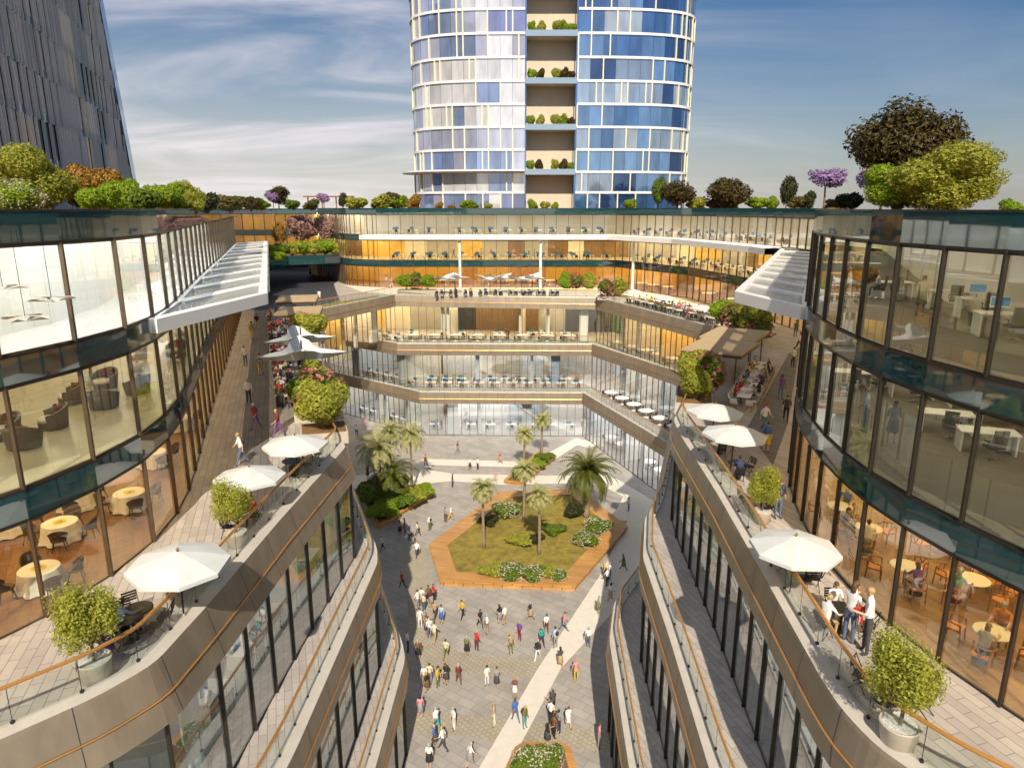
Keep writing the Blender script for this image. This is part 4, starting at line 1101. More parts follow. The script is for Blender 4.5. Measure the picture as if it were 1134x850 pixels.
def mk_monitor():
    t = proto('monitor', 'monitor')
    b = MB(); b.box((0, 0, .36), (.62, .03, .38)); part(t, 'casing', b, M['white'])
    b = MB(); b.box((0, .017, .38), (.57, .006, .30)); part(t, 'screen', b, M['screen'])
    b = MB(); b.box((0, -.03, .09), (.05, .03, .18)); b.box((0, -.02, .008), (.25, .18, .016)); part(t, 'stand', b, M['chrome'])
    return Proto(t)
# far, small kinds: one mesh each
def mesh_small_chair(m, m2):
    b = MB(); b.box((0, 0, .45), (.42, .42, .05)); b.box((0, -.2, .68), (.42, .05, .42))
    for sx in (-1, 1):
        for sy in (-1, 1): b.box((sx * .18, sy * .18, .22), (.035, .035, .44), 1)
    return b.mesh('chair', [m, m2])
def mesh_small_table(l, w, m, m2):
    b = MB(); b.box((0, 0, .74), (l, w, .04))
    for sx in (-1, 1):
        for sy in (-1, 1): b.box((sx * (l / 2 - .08), sy * (w / 2 - .08), .36), (.05, .05, .72), 1)
    return b.mesh('table', [m, m2])
def mesh_small_desk():
    b = MB(); b.box((0, 0, .73), (1.6, .8, .05)); b.box((-.74, 0, .36), (.05, .7, .7)); b.box((.74, 0, .36), (.05, .7, .7))
    b.box((-.2, .1, 1.0), (.62, .04, .40), 1); b.box((-.2, .14, .80), (.06, .06, .12), 1); b.box((-.2, .075, 1.0), (.57, .02, .33), 2)
    return b.mesh('desk', [M['desk'], M['chair_black'], M['screen']])
def inside(x, y, m):
    """keep a spot at least m metres behind the terrace edge"""
    E = E3L if x < 0 else E3R
    for i in range(len(E) - 1):
        a, q = E[i], E[i + 1]; L = math.dist(a, q); ux, uy = (q[0] - a[0]) / L, (q[1] - a[1]) / L
        t = (x - a[0]) * ux + (y - a[1]) * uy
        if -.8 <= t <= L + .8:
            dd_ = -((x - a[0]) * uy - (y - a[1]) * ux)
            if dd_ < m: x -= uy * (m - dd_); y += ux * (m - dd_)
    return x, y
def face(a, b): return math.atan2(-(b[0] - a[0]), b[1] - a[1])
def at(px, py, z=20.0): x, y = ground(px, py, z); return (x, y, z)
def ray_at(px, py, Y):
    dx = (px - 567) / 774; dy = (py - 425) / 774
    vy = math.cos(PITCH) - dy * math.sin(PITCH); vz = -math.sin(PITCH) - dy * math.cos(PITCH)
    return (dx * Y / vy, Y, CAMH + vz * Y / vy)
# ------------------------------------------------------------------ planting of the court
def ring_bed(name, label, outer, rim, h, mats, group=None, lawn=None, lawn_z=None):
    t = thing(name, label, 'planter', (0, 0, 0), 0, group)
    A = sum(outer[i][0] * outer[(i + 1) % len(outer)][1] - outer[(i + 1) % len(outer)][0] * outer[i][1] for i in range(len(outer)))
    if A < 0: outer = outer[::-1]
    cl = outer + [outer[0], outer[1]]
    inner = offset(cl, -rim)[1:-1]; inner = [inner[-1]] + inner[:-1] if False else inner
    o = outer[1:] + [outer[0]]; n = len(o); b = MB()
    base = offset(cl, -.12)[1:-1]
    oc = o + [o[0]]; ic = inner + [inner[0]]; bc = base + [base[0]]
    b.strip(lift(bc, 0), lift(bc, h - .16)); b.strip(lift(bc, h - .16), lift(oc, h - .15)); b.strip(lift(oc, h - .15), lift(oc, h)); b.strip(lift(oc, h), lift(ic, h)); b.strip(lift(ic, h), lift(ic, h - .3))
    b.build('bench', mats, t)
    MB().sheet(inner, lawn_z if lawn_z is not None else h - .08).build('lawn' if lawn else 'soil', [lawn or M['soil']], t)
    return t, inner
hexo = [ground(475, 608), ground(552, 549), ground(640, 545), ground(695, 588), ground(637, 655), ground(487, 649)]
ring_bed('planter_bench', 'large hexagonal timber bench planter with lawn in the middle of the court', hexo, 1.75, .55, [M['deck']], lawn=M['lawn'])
def rounded(pts, r=.8):
    out = []; n = len(pts)
    for i in range(n):
        p, a, c = Vector(pts[i]), Vector(pts[i - 1]), Vector(pts[(i + 1) % n])
        u = (a - p).normalized() * r; v = (c - p).normalized() * r
        for t in (0, .25, .5, .75, 1): q = (1 - t) ** 2 * (p + u) + 2 * t * (1 - t) * p + t * t * (p + v); out.append((q.x, q.y))
    return out
lbed, _ = ring_bed('planter_bed', 'triangular timber-edged bed of dense shrubs and palms beside the bronze block', rounded([ground(398, 544), ground(485, 546), ground(418, 588)], 1.0), .4, .5, [M['deck']])
ring_bed('planter_bed', 'slim timber-edged bed with two pale palms near the far glass front', rounded([ground(556, 536), ground(596, 502), ground(618, 507), ground(578, 538)], .7), .4, .45, [M['deck']])
ring_bed('planter_bed', 'low timber-edged bed with white-flowering shrub at the near end of the court', rounded([(-1.0, 33.2), (.3, 37.2), (3.6, 37.2), (4.2, 33.2)], .8), .5, .45, [M['deck']])
GS = 'shrubs planted in the court beds'
for px, py, w, h, kind, sec, lab in [
    (560, 570, 3.2, 1.3, 'green', 'whitef', 'white-flecked green shrub at the far rim of the hexagonal planter'), (541, 582, 1.9, 1.2, 'dark', None, 'small dark shrub by the palm at the corner of the hexagonal planter'),
    (576, 602, 2.6, 1.0, 'lime', None, 'lime shrub in the middle of the hexagonal lawn'), (612, 590, 2.4, 1.0, 'green', None, 'mid green shrub behind the central palm of the hexagonal lawn'), (592, 600, 1.8, .9, 'dark', None, 'dark shrub at the foot of the central palm on the lawn'),
    (545, 636, 2.4, 1.0, 'lime', None, 'lime shrub starting the near row of the hexagonal planter'), (566, 638, 2.6, 1.1, 'green', 'whitef', 'white-flecked shrub second in the near row of the hexagonal planter'), (588, 640, 2.6, 1.1, 'green', 'whitef', 'white-flecked shrub in the middle of the near row'), (606, 638, 2.2, 1.0, 'lime', None, 'yellow-green shrub near the end of the near row'), (618, 641, 1.7, .9, 'green', 'whitef', 'small white-flecked shrub ending the near row of the planter'),
    (662, 588, 2.8, 1.4, 'green', 'whitef', 'white-flecked shrub under the dark date palm'), (648, 602, 2.6, 1.2, 'green', 'whitef', 'broad white-flecked shrub on the slanting rim of the hexagonal planter'), (636, 572, 2.4, 1.5, 'dark', None, 'dark spiky shrub beside the date palm trunk'),
    (412, 556, 3.0, 1.6, 'green', None, 'deep green shrub at the corner of the triangular bed'), (424, 572, 2.8, 1.4, 'bright', None, 'bright shrub near the pointed end of the triangular bed'), (440, 562, 3.0, 1.5, 'green', None, 'leafy shrub in the middle of the triangular bed'), (455, 555, 2.6, 1.3, 'lime', None, 'yellow-green shrub on the long side of the triangular bed'), (468, 549, 2.2, 1.2, 'bright', None, 'bright shrub at the slim end of the triangular bed'), (415, 544, 2.4, 1.4, 'dark', None, 'dark shrub at the back of the triangular bed'), (438, 546, 2.4, 1.6, 'dark', None, 'dark shrub between the palms of the triangular bed'),
    (578, 527, 2.2, 1.0, 'green', None, 'green shrub at the near end of the slim bed'), (592, 518, 2.0, 1.0, 'bright', None, 'bright shrub in the middle of the slim bed'), (603, 511, 1.8, 1.0, 'green', None, 'leafy shrub at the far end of the slim bed'),
    (585, 850, 2.0, 1.1, 'green', 'whitef', 'white-flecked shrub in the low near bed beside the pale path'), (607, 846, 2.0, 1.1, 'green', 'whitef', 'white-flecked shrub at the inner side of the low near bed')]:
    k = 1.35 if px < 475 or 575 < px < 606 and py < 530 else 1.0
    x, y = ground(px, py, .4); bush('shrub', lab, (x, y, .38), w * k, h * (1 + (k - 1) * .7), kind, GS, 1, sec)
GP = 'palms planted in the court'
for px, py, h, kind, nf, L, lab, tr_, wd in [
    (536, 607, 6.3, 'palepalm', 46, 1.75, 'slender pale palm at the corner of the hexagonal lawn', .13, .42), (580, 578, 6.0, 'palepalm', 46, 1.75, 'slender pale palm at the far side of the hexagonal lawn', .13, .42), (597, 614, 6.2, 'palepalm', 46, 1.75, 'slender pale palm standing in the centre of the hexagonal lawn', .13, .42),
    (649, 572, 5.1, 'palm', 76, 3.9, 'dark green date palm with a broad crown in the hexagonal planter', .32, .62), (600, 504, 5.0, 'palepalm', 46, 1.75, 'pale palm at the far end of the slim bed', .13, .42), (580, 518, 4.6, 'palepalm', 46, 1.75, 'shorter pale palm in the middle of the slim bed', .13, .42),
    (422, 552, 6.2, 'palepalm', 60, 3.2, 'bushy pale palm nearest the block in the triangular bed', .18, .5), (456, 541, 6.8, 'palepalm', 50, 2.5, 'tall pale palm at the back of the triangular bed', .13, .42), (436, 553, 3.2, 'palm', 40, 3.7, 'dark arching palm low in the triangular bed', .22, .62), (433, 542, 7.2, 'palepalm', 50, 2.6, 'pale feathery palm behind the arching dark one', .13, .42)]:
    x, y = ground(px, py, .4); palm('palm', lab, (x, y, .4), h, kind, nf, L, GP, int(px) % 7, tr_, wd)

# ------------------------------------------------------------------ people of the court
def zpt(ox, oy, s, x, y): return (ox + x / s, oy + y / s)
A = lambda x, y: zpt(410, 640, 4.047, x, y)
B = lambda x, y: zpt(380, 450, 4.25, x, y)
C = lambda x, y: zpt(560, 450, 4.25, x, y)
G = 'people walking in the court'
court = [(A(145, 45), 'red', 'black', 'walking'), (A(232, 120), 'white', 'tan', 'standing'), (A(215, 140), 'white', 'grey', 'chatting'), (A(240, 150), 'cream', 'denim', 'standing'), (A(262, 110), 'brown', 'black', 'standing'), (A(288, 108), 'red', 'black', 'chatting'), (A(275, 128), 'maroon', 'grey', 'standing'),
 (A(290, 185), 'tan', 'charcoal', 'walking'), (A(320, 200), 'pale blue', 'blue', 'standing'), (A(225, 225), 'white', 'white', 'standing'), (A(245, 228), 'grey', 'denim', 'chatting'), (A(266, 268), 'white', 'denim', 'standing'), (A(288, 288), 'cream', 'tan', 'walking'), (A(255, 250), 'tan', 'navy', 'standing'), (A(340, 355), 'cream', 'olive', 'striding'),
 (A(414, 178), 'yellow', 'black', 'walking'), (A(433, 345), 'olive', 'black', 'standing'), (A(476, 325), 'red', 'maroon', 'chatting'), (A(492, 218), 'black', 'charcoal', 'walking'), (A(524, 250), 'white', 'tan', 'standing'), (A(580, 200), 'black', 'grey', 'chatting'), (A(604, 208), 'white', 'tan', 'standing'), (A(718, 184), 'black', 'tan', 'walking'),
 (A(790, 238), 'white', 'maroon', 'walking'), (A(866, 234), 'pink', 'denim', 'striding'), (A(670, 278), 'purple', 'maroon', 'standing'), (A(630, 336), 'tan', 'olive', 'standing'), (A(768, 302), 'teal', 'navy', 'walking'), (A(830, 312), 'pale blue', 'grey', 'standing'), (A(750, 368), 'black', 'white', 'striding'), (A(852, 398), 'charcoal', 'tan', 'walking'),
 (A(976, 304), 'white', 'denim', 'standing'), (A(922, 460), 'pink', 'yellow', 'standing'), (A(1020, 156), 'grey', 'olive', 'standing'), (A(1075, 98), 'white', 'tan', 'walking'), (A(1062, 36), 'white', 'charcoal', 'chatting'), (A(215, 362), 'brown', 'black', 'standing'), (A(172, 330), 'white', 'navy', 'phone in hand'),
 (A(243, 478), 'white', 'tan', 'chatting'), (A(268, 470), 'cream', 'grey', 'standing'), (A(255, 508), 'black', 'brown', 'standing'), (A(303, 487), 'yellow', 'olive', 'standing'), (A(340, 472), 'black', 'charcoal', 'chatting'), (A(396, 472), 'maroon', 'brown', 'walking'), (A(523, 478), 'white', 'white', 'standing'), (A(567, 488), 'grey', 'charcoal', 'walking'),
 (A(648, 532), 'brown', 'white', 'chatting'), (A(226, 622), 'pink', 'grey', 'standing'), (A(376, 678), 'white', 'white', 'standing'), (A(557, 662), 'tan', 'cream', 'standing'), (A(652, 642), 'blue', 'denim', 'walking'), (A(692, 670), 'olive', 'teal', 'standing'), (A(808, 650), 'white', 'black', 'standing'), (A(820, 605), 'charcoal', 'black', 'chatting'),
 (A(846, 688), 'grey', 'navy', 'standing'), (A(886, 664), 'white', 'white', 'walking'), (A(795, 745), 'black', 'charcoal', 'chatting'), (A(822, 716), 'brown', 'black', 'standing'), (A(1023, 758), 'pink', 'grey', 'standing'), (A(298, 680), 'white', 'teal', 'walking'), (A(290, 752), 'blue', 'charcoal', 'standing'), (A(328, 770), 'white', 'charcoal', 'striding'), (A(265, 846), 'white', 'black', 'standing'), (A(448, 838), 'white', 'grey', 'walking'),
 (B(65, 138), 'white', 'black', 'walking'), (B(108, 102), 'pink', 'grey', 'standing'), (B(538, 218), 'purple', 'grey', 'walking'), (B(740, 266), 'red', 'tan', 'striding'), (B(597, 297), 'white', 'charcoal', 'chatting'), (B(634, 297), 'white', 'black', 'standing'), (B(514, 378), 'black', 'navy', 'standing'), (B(717, 360), 'pink', 'cream', 'standing'), (B(505, 535), 'white', 'yellow', 'walking'), (B(480, 545), 'grey', 'brown', 'chatting'), (B(408, 583), 'white', 'olive', 'standing'), (B(352, 608), 'cream', 'charcoal', 'walking'),
 (B(268, 604), 'tan', 'black', 'chatting'), (B(292, 594), 'brown', 'grey', 'standing'), (B(310, 628), 'navy', 'charcoal', 'standing'), (B(328, 652), 'charcoal', 'grey', 'walking'), (B(348, 710), 'white', 'charcoal', 'striding'), (B(186, 680), 'white', 'black', 'walking'), (B(156, 718), 'black', 'brown', 'standing'), (B(116, 338), 'maroon', 'black', 'standing'), (B(390, 282), 'orange', 'brown', 'walking'),
 (C(578, 492), 'white', 'teal', 'standing'), (C(555, 768), 'brown', 'olive', 'striding'), (C(465, 806), 'yellow', 'black', 'standing'), (C(488, 812), 'white', 'blue', 'standing')]
def court_place(x, y):
    if y < 42: return 'in the nearest court' if x < -1 else 'by the near pale path'
    if y < 47.5: return 'before the beige band' if x < -1 else 'by the diagonal path'
    if y < 54: return 'below the hexagonal planter' if x < 0 else 'between planter and path'
    if y < 66: return 'near the planter corner' if x < 0 else 'on the path past the planter'
    if y < 80: return 'between the two beds' if x < 3 else 'beyond the date palm'
    return 'near the far glass front'
for (q, t, l, pose) in court:
    x, y = ground(*q)
    person((x, y, .012), pr.uniform(0, 6.28), court_place(x, y), pose, t, l, None, None, None, pr.random() < .12, G)

# ------------------------------------------------------------------ terrace pots, parasols, bistro sets
pot = mk_pot_tree(3.3, 1.82, 3); parasol = mk_umbrella(1.6, 2.55); bistro = mk_bistro_table(); fold = mk_folding_chair(); shell = mk_shell_chair()
for px, py, s, lab in [(107, 752, 1.02, 'round lime tree in a stone pot on the near corner of the sunlit terrace'), (263, 604, .92, 'round lime tree in a stone pot between two parasols by the copper rail'),
                       (991, 826, 1.02, 'round lime tree in a stone pot at the rail opposite the cafe glass'), (843, 578, .84, 'round lime tree in a stone pot between the pale parasols of the shaded terrace')]:
    pot.place((*inside(*ground(px, py, 20), .62), 20.01), px, lab, 'potted trees on the terraces', s)
for px, py, s, lab in [(196, 623, .97, 'white parasol nearest the copper rail corner with two diners beside it'), (276, 527, .92, 'white parasol behind the second potted tree'), (327, 491, .96, 'white parasol before the big flowering shrub'),
                       (880, 605, .92, 'large white parasol beside the cafe glass'), (812, 480, 1.0, 'white parasol over empty tables beside the walking couple'), (790, 455, .98, 'white parasol at the terrace corner below the awnings')]:
    x, y = ground(px, py, 20 + 2.12 * s); parasol.place((x, y, 20.01), px, lab, 'white parasols on the terraces', s).rotation_euler.x = .035 * math.sin(px)
def side_of(a, x):
    s = ['court-side', 'far-side', 'wall-side', 'near-side'][int(((a + PI / 4) % (2 * PI)) // (PI / 2))]
    return s if x < 0 else {'court-side': 'wall-side', 'wall-side': 'court-side'}.get(s, s)
SIDES = ['on the rail side', 'on the walkway side', 'on the far side', 'on the near side']
def bistro_set(px, py, name, people=(), n=3, group='bistro chairs along the terrace rails', a0=.4):
    x, y = inside(*ground(px, py, 20.76), 1.55); bistro.place((x, y, 20.01), 0, f'round black bistro table {name}', 'bistro tables along the terrace rails')
    for k in range(n):
        a = a0 + 2 * PI * k / n; cx, cy = x + .78 * math.cos(a), y + .78 * math.sin(a)
        side = side_of(a, x)
        fold.place((cx, cy, 20.01), face((cx, cy), (x, y)), f'{side} black folding chair at the bistro table {name}', group)
        for pk, kw in people:
            if pk == k: person((cx, cy, 20.46), face((cx, cy), (x, y)), f'at the table {name}', **kw)
bistro_set(167, 690, 'by the potted tree', [(1, dict(pose='seated', top='white', legs='purple', hair='dark', skirt=True, longhair=False))], 3, a0=2.2)
bistro_set(205, 676, 'under the nearest parasol', [(2, dict(pose='leaning', top='pale blue', legs='navy', hair='dark', skirt=False, longhair=False))], 3, a0=.2)
bistro_set(252, 622, 'at the rail below the second potted tree', [], 3)
bistro_set(293, 567, 'beside the second parasol', [(0, dict(pose='seated', top='red', legs='black', hair='dark', skirt=False, longhair=False))], 3)
bistro_set(325, 510, 'before the third parasol', [], 4); bistro_set(356, 499, 'below the flowering shrub', [], 3)
bistro_set(887, 672, 'by the large parasol', [(1, dict(pose='seated', top='white', legs='grey', hair='brown', skirt=False, longhair=True)), (2, dict(pose='seated', top='white', legs='tan', hair='fair', skirt=False, longhair=False))], 3, a0=-.6)
bistro_set(949, 748, 'nearest the corner of the copper rail', [], 4, a0=.8)
bistro_set(862, 618, 'between tree and large parasol', [(0, dict(pose='leaning', top='cream', legs='denim', hair='brown', skirt=False, longhair=True))], 3)
bistro_set(806, 512, 'under the parasol by the walking couple', [(2, dict(pose='seated', top='navy', legs='denim', hair='dark', skirt=False, longhair=False))], 3)
bistro_set(826, 548, 'behind the smaller potted tree', [(0, dict(pose='seated', top='white', legs='brown', hair='brown', skirt=True, longhair=True))], 3)
bistro_set(783, 487, 'at the corner parasol', [], 3)
D = lambda x, y: zpt(0, 230, 2.982, x, y)
F2 = lambda x, y: zpt(754, 230, 2.982, x, y)
GT = 'people walking on the terraces'
for q, t, l, h, pose, pk in [(D(850, 401), 'black', 'tan', 'dark', 'walking', False), (D(833, 432), 'tan', 'yellow', 'dark', 'standing', False), (D(812, 524), 'white', 'denim', 'red-capped', 'standing', False), (D(860, 552), 'grey', 'yellow', 'dark', 'phone in hand', False), (D(823, 646), 'white', 'navy', 'fair', 'standing', False),
                           (D(847, 730), 'maroon', 'purple', 'white-capped', 'striding', False), (D(923, 756), 'maroon', 'purple', 'fair', 'striding', False), (D(800, 847), 'white', 'denim', 'fair', 'walking', True)]:
    x, y = ground(*q, 20); person((x, y, 20.012), pr.uniform(2, 4.2), 'on the sunlit terrace walkway', pose, t, l, h, False, False, pk, GT)
for q, t, l, h, pose, pk, sk in [(F2(377, 426), 'green', 'denim', 'dark', 'standing', False, False), (F2(388, 471), 'white', 'navy', 'dark', 'walking', False, False), (F2(368, 526), 'white', 'black', 'dark', 'standing', False, False), (F2(328, 632), 'purple', 'denim', 'brown', 'waving', False, False), (F2(345, 706), 'charcoal', 'black', 'dark', 'walking', False, False),
                               (F2(272, 737), 'white', 'denim', 'red-capped', 'striding', False, False), (F2(280, 806), 'blue', 'yellow', 'dark', 'standing', False, True), (F2(318, 1025), 'navy', 'denim', 'brown', 'standing', True, False)]:
    x, y = ground(*q, 20); person((x, y, 20.012), pr.uniform(2.4, 3.9), 'on the shaded terrace walkway', pose, t, l, h, sk, sk, pk, GT)
# family by the near tree
x, y = ground(938, 711, 20); person((x, y, 20.012), -1.2, 'by the near potted tree', 'chatting', 'white', 'denim', 'brown', False, True, False, 'family by the near tree', 1.22)
x2, y2 = ground(958, 723, 20); person((x2, y2, 20.012), 1.2, 'by the near potted tree', 'chatting', 'white', 'charcoal', 'fair', False, False, False, 'family by the near tree', 1.25)
o = person(((x + x2) / 2 - .05, (y + y2) / 2, 20.012 + 1.12), 2.9, '', 'seated', 'red', 'red', 'fair', False, False, False, 'family by the near tree', .5, own='small child in red held between two grown-ups in white by the near potted tree')

# ------------------------------------------------------------------ planters with shrubs, awnings, sails
def planter_box(label, loc, l, w, h, rz):
    t = thing('planter_box', label, 'planter', loc, rz, 'stone planters on the terraces')
    b = MB(); b.prism([(-l / 2, -w / 2), (l / 2, -w / 2), (l / 2, w / 2), (-l / 2, w / 2)], 0, h); b.build('box', [M['pot']], t)
    b = MB(); b.box((0, 0, h + .01), (l - .16, w - .16, .03)); b.build('soil', [M['soil']], t)
gb = 'shrubs in stone planters on the terraces'
planter_box('stone planter under the big yellow-green shrub at the terrace end', (-10.9, 38.6, 20.01), 2.6, 2.2, .7, .3)
bush('shrub', 'big yellow-green shrub at the pointed end of the sunlit terrace', (-10.9, 38.6, 20.7), 3.3, 3.0, 'lime', gb, 2)
planter_box('stone planter holding pink blossom behind the big yellow-green shrub', (-12.4, 43.0, 20.01), 3.0, 1.8, .7, .3)
bush('shrub', 'pink-flowering shrub tucked behind the big yellow-green one', (-12.1, 42.4, 20.7), 3.2, 2.6, 'green', gb, 1, 'pink')
bush('shrub', 'lime shrub just below the nearer star sail', (-12.9, 44.4, 20.7), 2.6, 2.5, 'lime', gb, 1, None, 'shrub', 1)
planter_box('stone planter between the star sails and the taupe awnings', (-20.0, 66.5, 20.01), 2.4, 2.2, .7, .3)
bush('shrub', 'round yellow-green shrub between the star sails and the awnings', (-19.6, 66.2, 20.7), 3.2, 2.9, 'lime', gb, 1)
bush('shrub', 'pink-tipped shrub behind the round one by the awnings', (-20.6, 68, 20.7), 2.4, 2.4, 'green', gb, 1, 'pink')
planter_box('stone planter at the corner above the inner court', (12.3, 45.6, 20.01), 2.4, 4.6, .8, -.25)
bush('shrub', 'bright lime shrub nearest the corner parasol', (12.0, 44.4, 20.8), 2.5, 2.6, 'lime', gb, 2, None, 'shrub', 1)
bush('shrub', 'pink-flowering shrub beside the bright lime one below the awnings', (13.2, 46.4, 20.8), 2.6, 2.7, 'green', gb, 1, 'pink')
bush('shrub', 'lime shrub crowning the planter below the awnings', (13.0, 48.0, 20.8), 2.3, 2.9, 'lime', gb, 1)
planter_box('stone planter beyond the awnings under the white canopy', (23.6, 71.5, 20.01), 2.6, 7, .8, -.28)
bush('shrub', 'olive shrub first in the planter beyond the awnings', (22.6, 74.5, 20.8), 3.2, 3.0, 'bright', gb, 1)
bush('shrub', 'pink shrub in the middle of the planter beyond the awnings', (23.4, 72.0, 20.8), 3.2, 2.8, 'green', gb, 1, 'pink')
bush('shrub', 'lime shrub below the white canopy of the shaded terrace', (24.1, 69.2, 20.8), 3.4, 3.0, 'lime', gb, 1)
bush('shrub', 'low pink shrub at the end of the planter beyond the awnings', (24.2, 67.4, 20.6), 2.6, 1.7, 'green', gb, 1, 'pink', 'shrub', 1)
for i, (px, kind, sec, lab) in enumerate([(447, 'bright', None, 'lime shrub starting the far terrace planter'), (459, 'green', 'pink', 'pink shrub in the middle of the far terrace planter'), (471, 'bright', None, 'lime shrub ending the far terrace planter'),
                                     (627, 'bright', None, 'lime shrub before the gold wall'), (640, 'green', 'pink', 'pink shrub before the gold wall'), (653, 'lime', None, 'yellow-green shrub beside the white column'), (676, 'green', 'pink', 'pink shrub at the bend of the far terrace'), (690, 'lime', None, 'lime shrub at the bend of the far terrace')]):
    Y = 109.5 if px < 660 else 101.5; X = atdist(px, Y)
    bush('shrub', lab, (X, Y, 20.6), 2.7, 2.6, kind, gb, 1, sec, 'shrub', i % 2)
planter_box('long stone planter before the far gold glass', (atdist(459, 109.5), 109.5, 20.01), 6, 1.6, .65, 0); planter_box('stone planter before the gold wall of the far terrace', (atdist(640, 109.5), 109.5, 20.01), 6.2, 1.6, .65, 0); planter_box('stone planter at the bend of the far terrace', (atdist(683, 101.5), 101.5, 20.01), 4.4, 1.6, .65, -.5)
sail = mk_sail(5.8, 3.6)
for loc, rz, s, lab in [((-14.6, 47.6, 20.01), .35, 1.05, 'white star sail nearest the big lime shrub'), ((-16.7, 54.5, 20.01), .5, .98, 'white star sail further along the crowded terrace')]: sail.place(loc, rz, lab, 'star sails over the terraces', s)
for px, w, lab in [(495, .82, 'white star sail beside the far lime planter'), (547, .82, 'white star sail in the middle of the far terrace'), (583, .82, 'white star sail before the second white column')]:
    Y = 108.2; sail.place((atdist(px - 5, Y), Y, 20.01), .3 + px * .1, lab, 'star sails over the terraces', w); sail.place((atdist(px + 7, Y + 1.5), Y + 1.5, 20.01), .9 + px * .1, lab.replace('white star sail', 'second white star sail'), 'star sails over the terraces', w)
awn = mk_awning()
for loc, rz, lab in [((16.4, 53.8, 20.01), -.55, 'taupe awning nearest the long dining table'), ((19.15, 59.1, 20.01), -.55, 'taupe awning behind another one on the shaded terrace'), ((-22.4, 73.3, 20.01), .2, 'taupe awning nearest the round shrub of the crowded terrace'), ((-25.6, 83.6, 20.01), .2, 'taupe awning beside the lawn strip of the far corner')]: awn.place(loc, rz, lab, 'taupe awnings on the terraces')
# long dining table of the shaded terrace
tb = mesh_small_table(1.6, .9, M['white'], M['wood'])
ta, tz = Vector(ground(822, 452, 20)), Vector(ground(846, 408, 20)); dd = (tz - ta).normalized(); nn = Vector((-dd.y, dd.x)); ang = math.atan2(dd.y, dd.x)
nt_ = int((tz - ta).length / 1.75)
for k in range(nt_):
    c = ta + dd * (k + .5) * 1.75
    tag(link('table', tb, None, (c.x, c.y, 20.01), ang), 'white table in the long shared row on the shaded terrace', 'table', 'tables of the long shared row')
    for j, sg in ((-.4, 1), (.4, 1), (-.4, -1), (.4, -1)):
        p = c + dd * j + nn * sg * .75; f = face(p, p - nn * sg)
        shell.place((p.x, p.y, 20.01), f, 'white shell chair at the long shared row of tables', 'white shell chairs')
        if pr.random() < .78 and k > 0 or (k == 0 and j > 0): person((p.x, p.y, 20.46), f, 'at the long shared table', pr.choice(['seated', 'leaning']), group='diners at the long shared table')
for j in (-.5, .5):
    p = ta - dd * .6 + nn * j; shell.place((p.x, p.y, 20.01), face(p, p + dd), 'white shell chair at the long shared row of tables', 'white shell chairs')
# crowd of the sunlit terrace
sch = mesh_small_chair(M['chair_black'], M['metal_black']); sch2 = mesh_small_chair(M['wicker'], M['metal_black']); st_ = mesh_small_table(1.5, .8, M['cloth'], M['metal_black'])
def xl(Y): return -.357 * Y   # walkway edge of the crowd
def xr(Y): return -9.5 - (Y - 38.5) * .3028 - .5
Y = 43.6; cr = random.Random(4); npeople = 0
BAD = [(-12.4, 43, 2.4), (-20, 66.8, 2.6), (-10.9, 38.6, 2.4)]
while Y < 86:
    x = xl(Y) + .2
    while x < xr(Y) - .4:
        c = (x + .9, Y + cr.uniform(-.15, .15)); x += 2.15
        if any(math.dist(c, q[:2]) < q[2] for q in BAD) or c[0] > xr(Y): continue
        rz = cr.uniform(.1, .35)
        tag(link('table', st_, None, (c[0], c[1], 20.01), rz), 'white-clothed table packed among diners on the sunlit terrace', 'table', 'tables of the crowded terrace')
        where = 'at a table before the nearer star sail' if Y < 48 else 'at a table under the star sails' if Y < 58 else 'at a table before the round shrub' if Y < 66 else 'at a table under the taupe awnings' if Y < 78 else 'at a table by the lawn strip'
        for j, sg in ((-.38, 1), (.38, 1), (-.38, -1), (.38, -1)):
            px_, py_ = c[0] + math.cos(rz) * j - math.sin(rz) * sg * .68, c[1] + math.sin(rz) * j + math.cos(rz) * sg * .68
            f = face((px_, py_), (px_ + math.sin(rz) * sg, py_ - math.cos(rz) * sg))
            tag(link('dining_chair', sch if cr.random() < .6 else sch2, None, (px_, py_, 20.01), f), 'dark chair at the packed tables of the sunlit terrace', 'chair', 'chairs of the crowded terrace')
            if cr.random() < (.78 if Y < 62 else .62) and npeople < 118:
                npeople += 1; person((px_, py_, 20.46), f, where, cr.choice(['seated', 'leaning']), group='diners on the crowded terrace')
    Y += 2.25
# far terrace tables
small_par = [(706, 96.5), (742, 89.5), (784, 80.8)]
for i, (px, Y) in enumerate(small_par): parasol.place((atdist(px, Y), Y, 20.01), px, ['white parasol nearest the bend of the far terrace', 'white parasol midway along the side row of tables', 'white parasol at the end of the side row of tables'][i], 'white parasols on the terraces', .85)
def far_table(c, rz, where, n, fill, tl, cl, grp):
    tag(link('table', st_, None, (c[0], c[1], 20.02), rz), tl, 'table', grp[0])
    for j, sg in ((-.38, 1), (.38, 1), (-.38, -1), (.38, -1))[:n]:
        p = (c[0] + math.cos(rz) * j - math.sin(rz) * sg * .7, c[1] + math.sin(rz) * j + math.cos(rz) * sg * .7); f = face(p, (p[0] + math.sin(rz) * sg, p[1] - math.cos(rz) * sg))
        tag(link('dining_chair', sch, None, (p[0], p[1], 20.02), f), cl, 'chair', grp[1])
        if cr.random() < fill: person((p[0], p[1], 20.47), f, where, cr.choice(['seated', 'leaning']), group='diners on the far terrace')
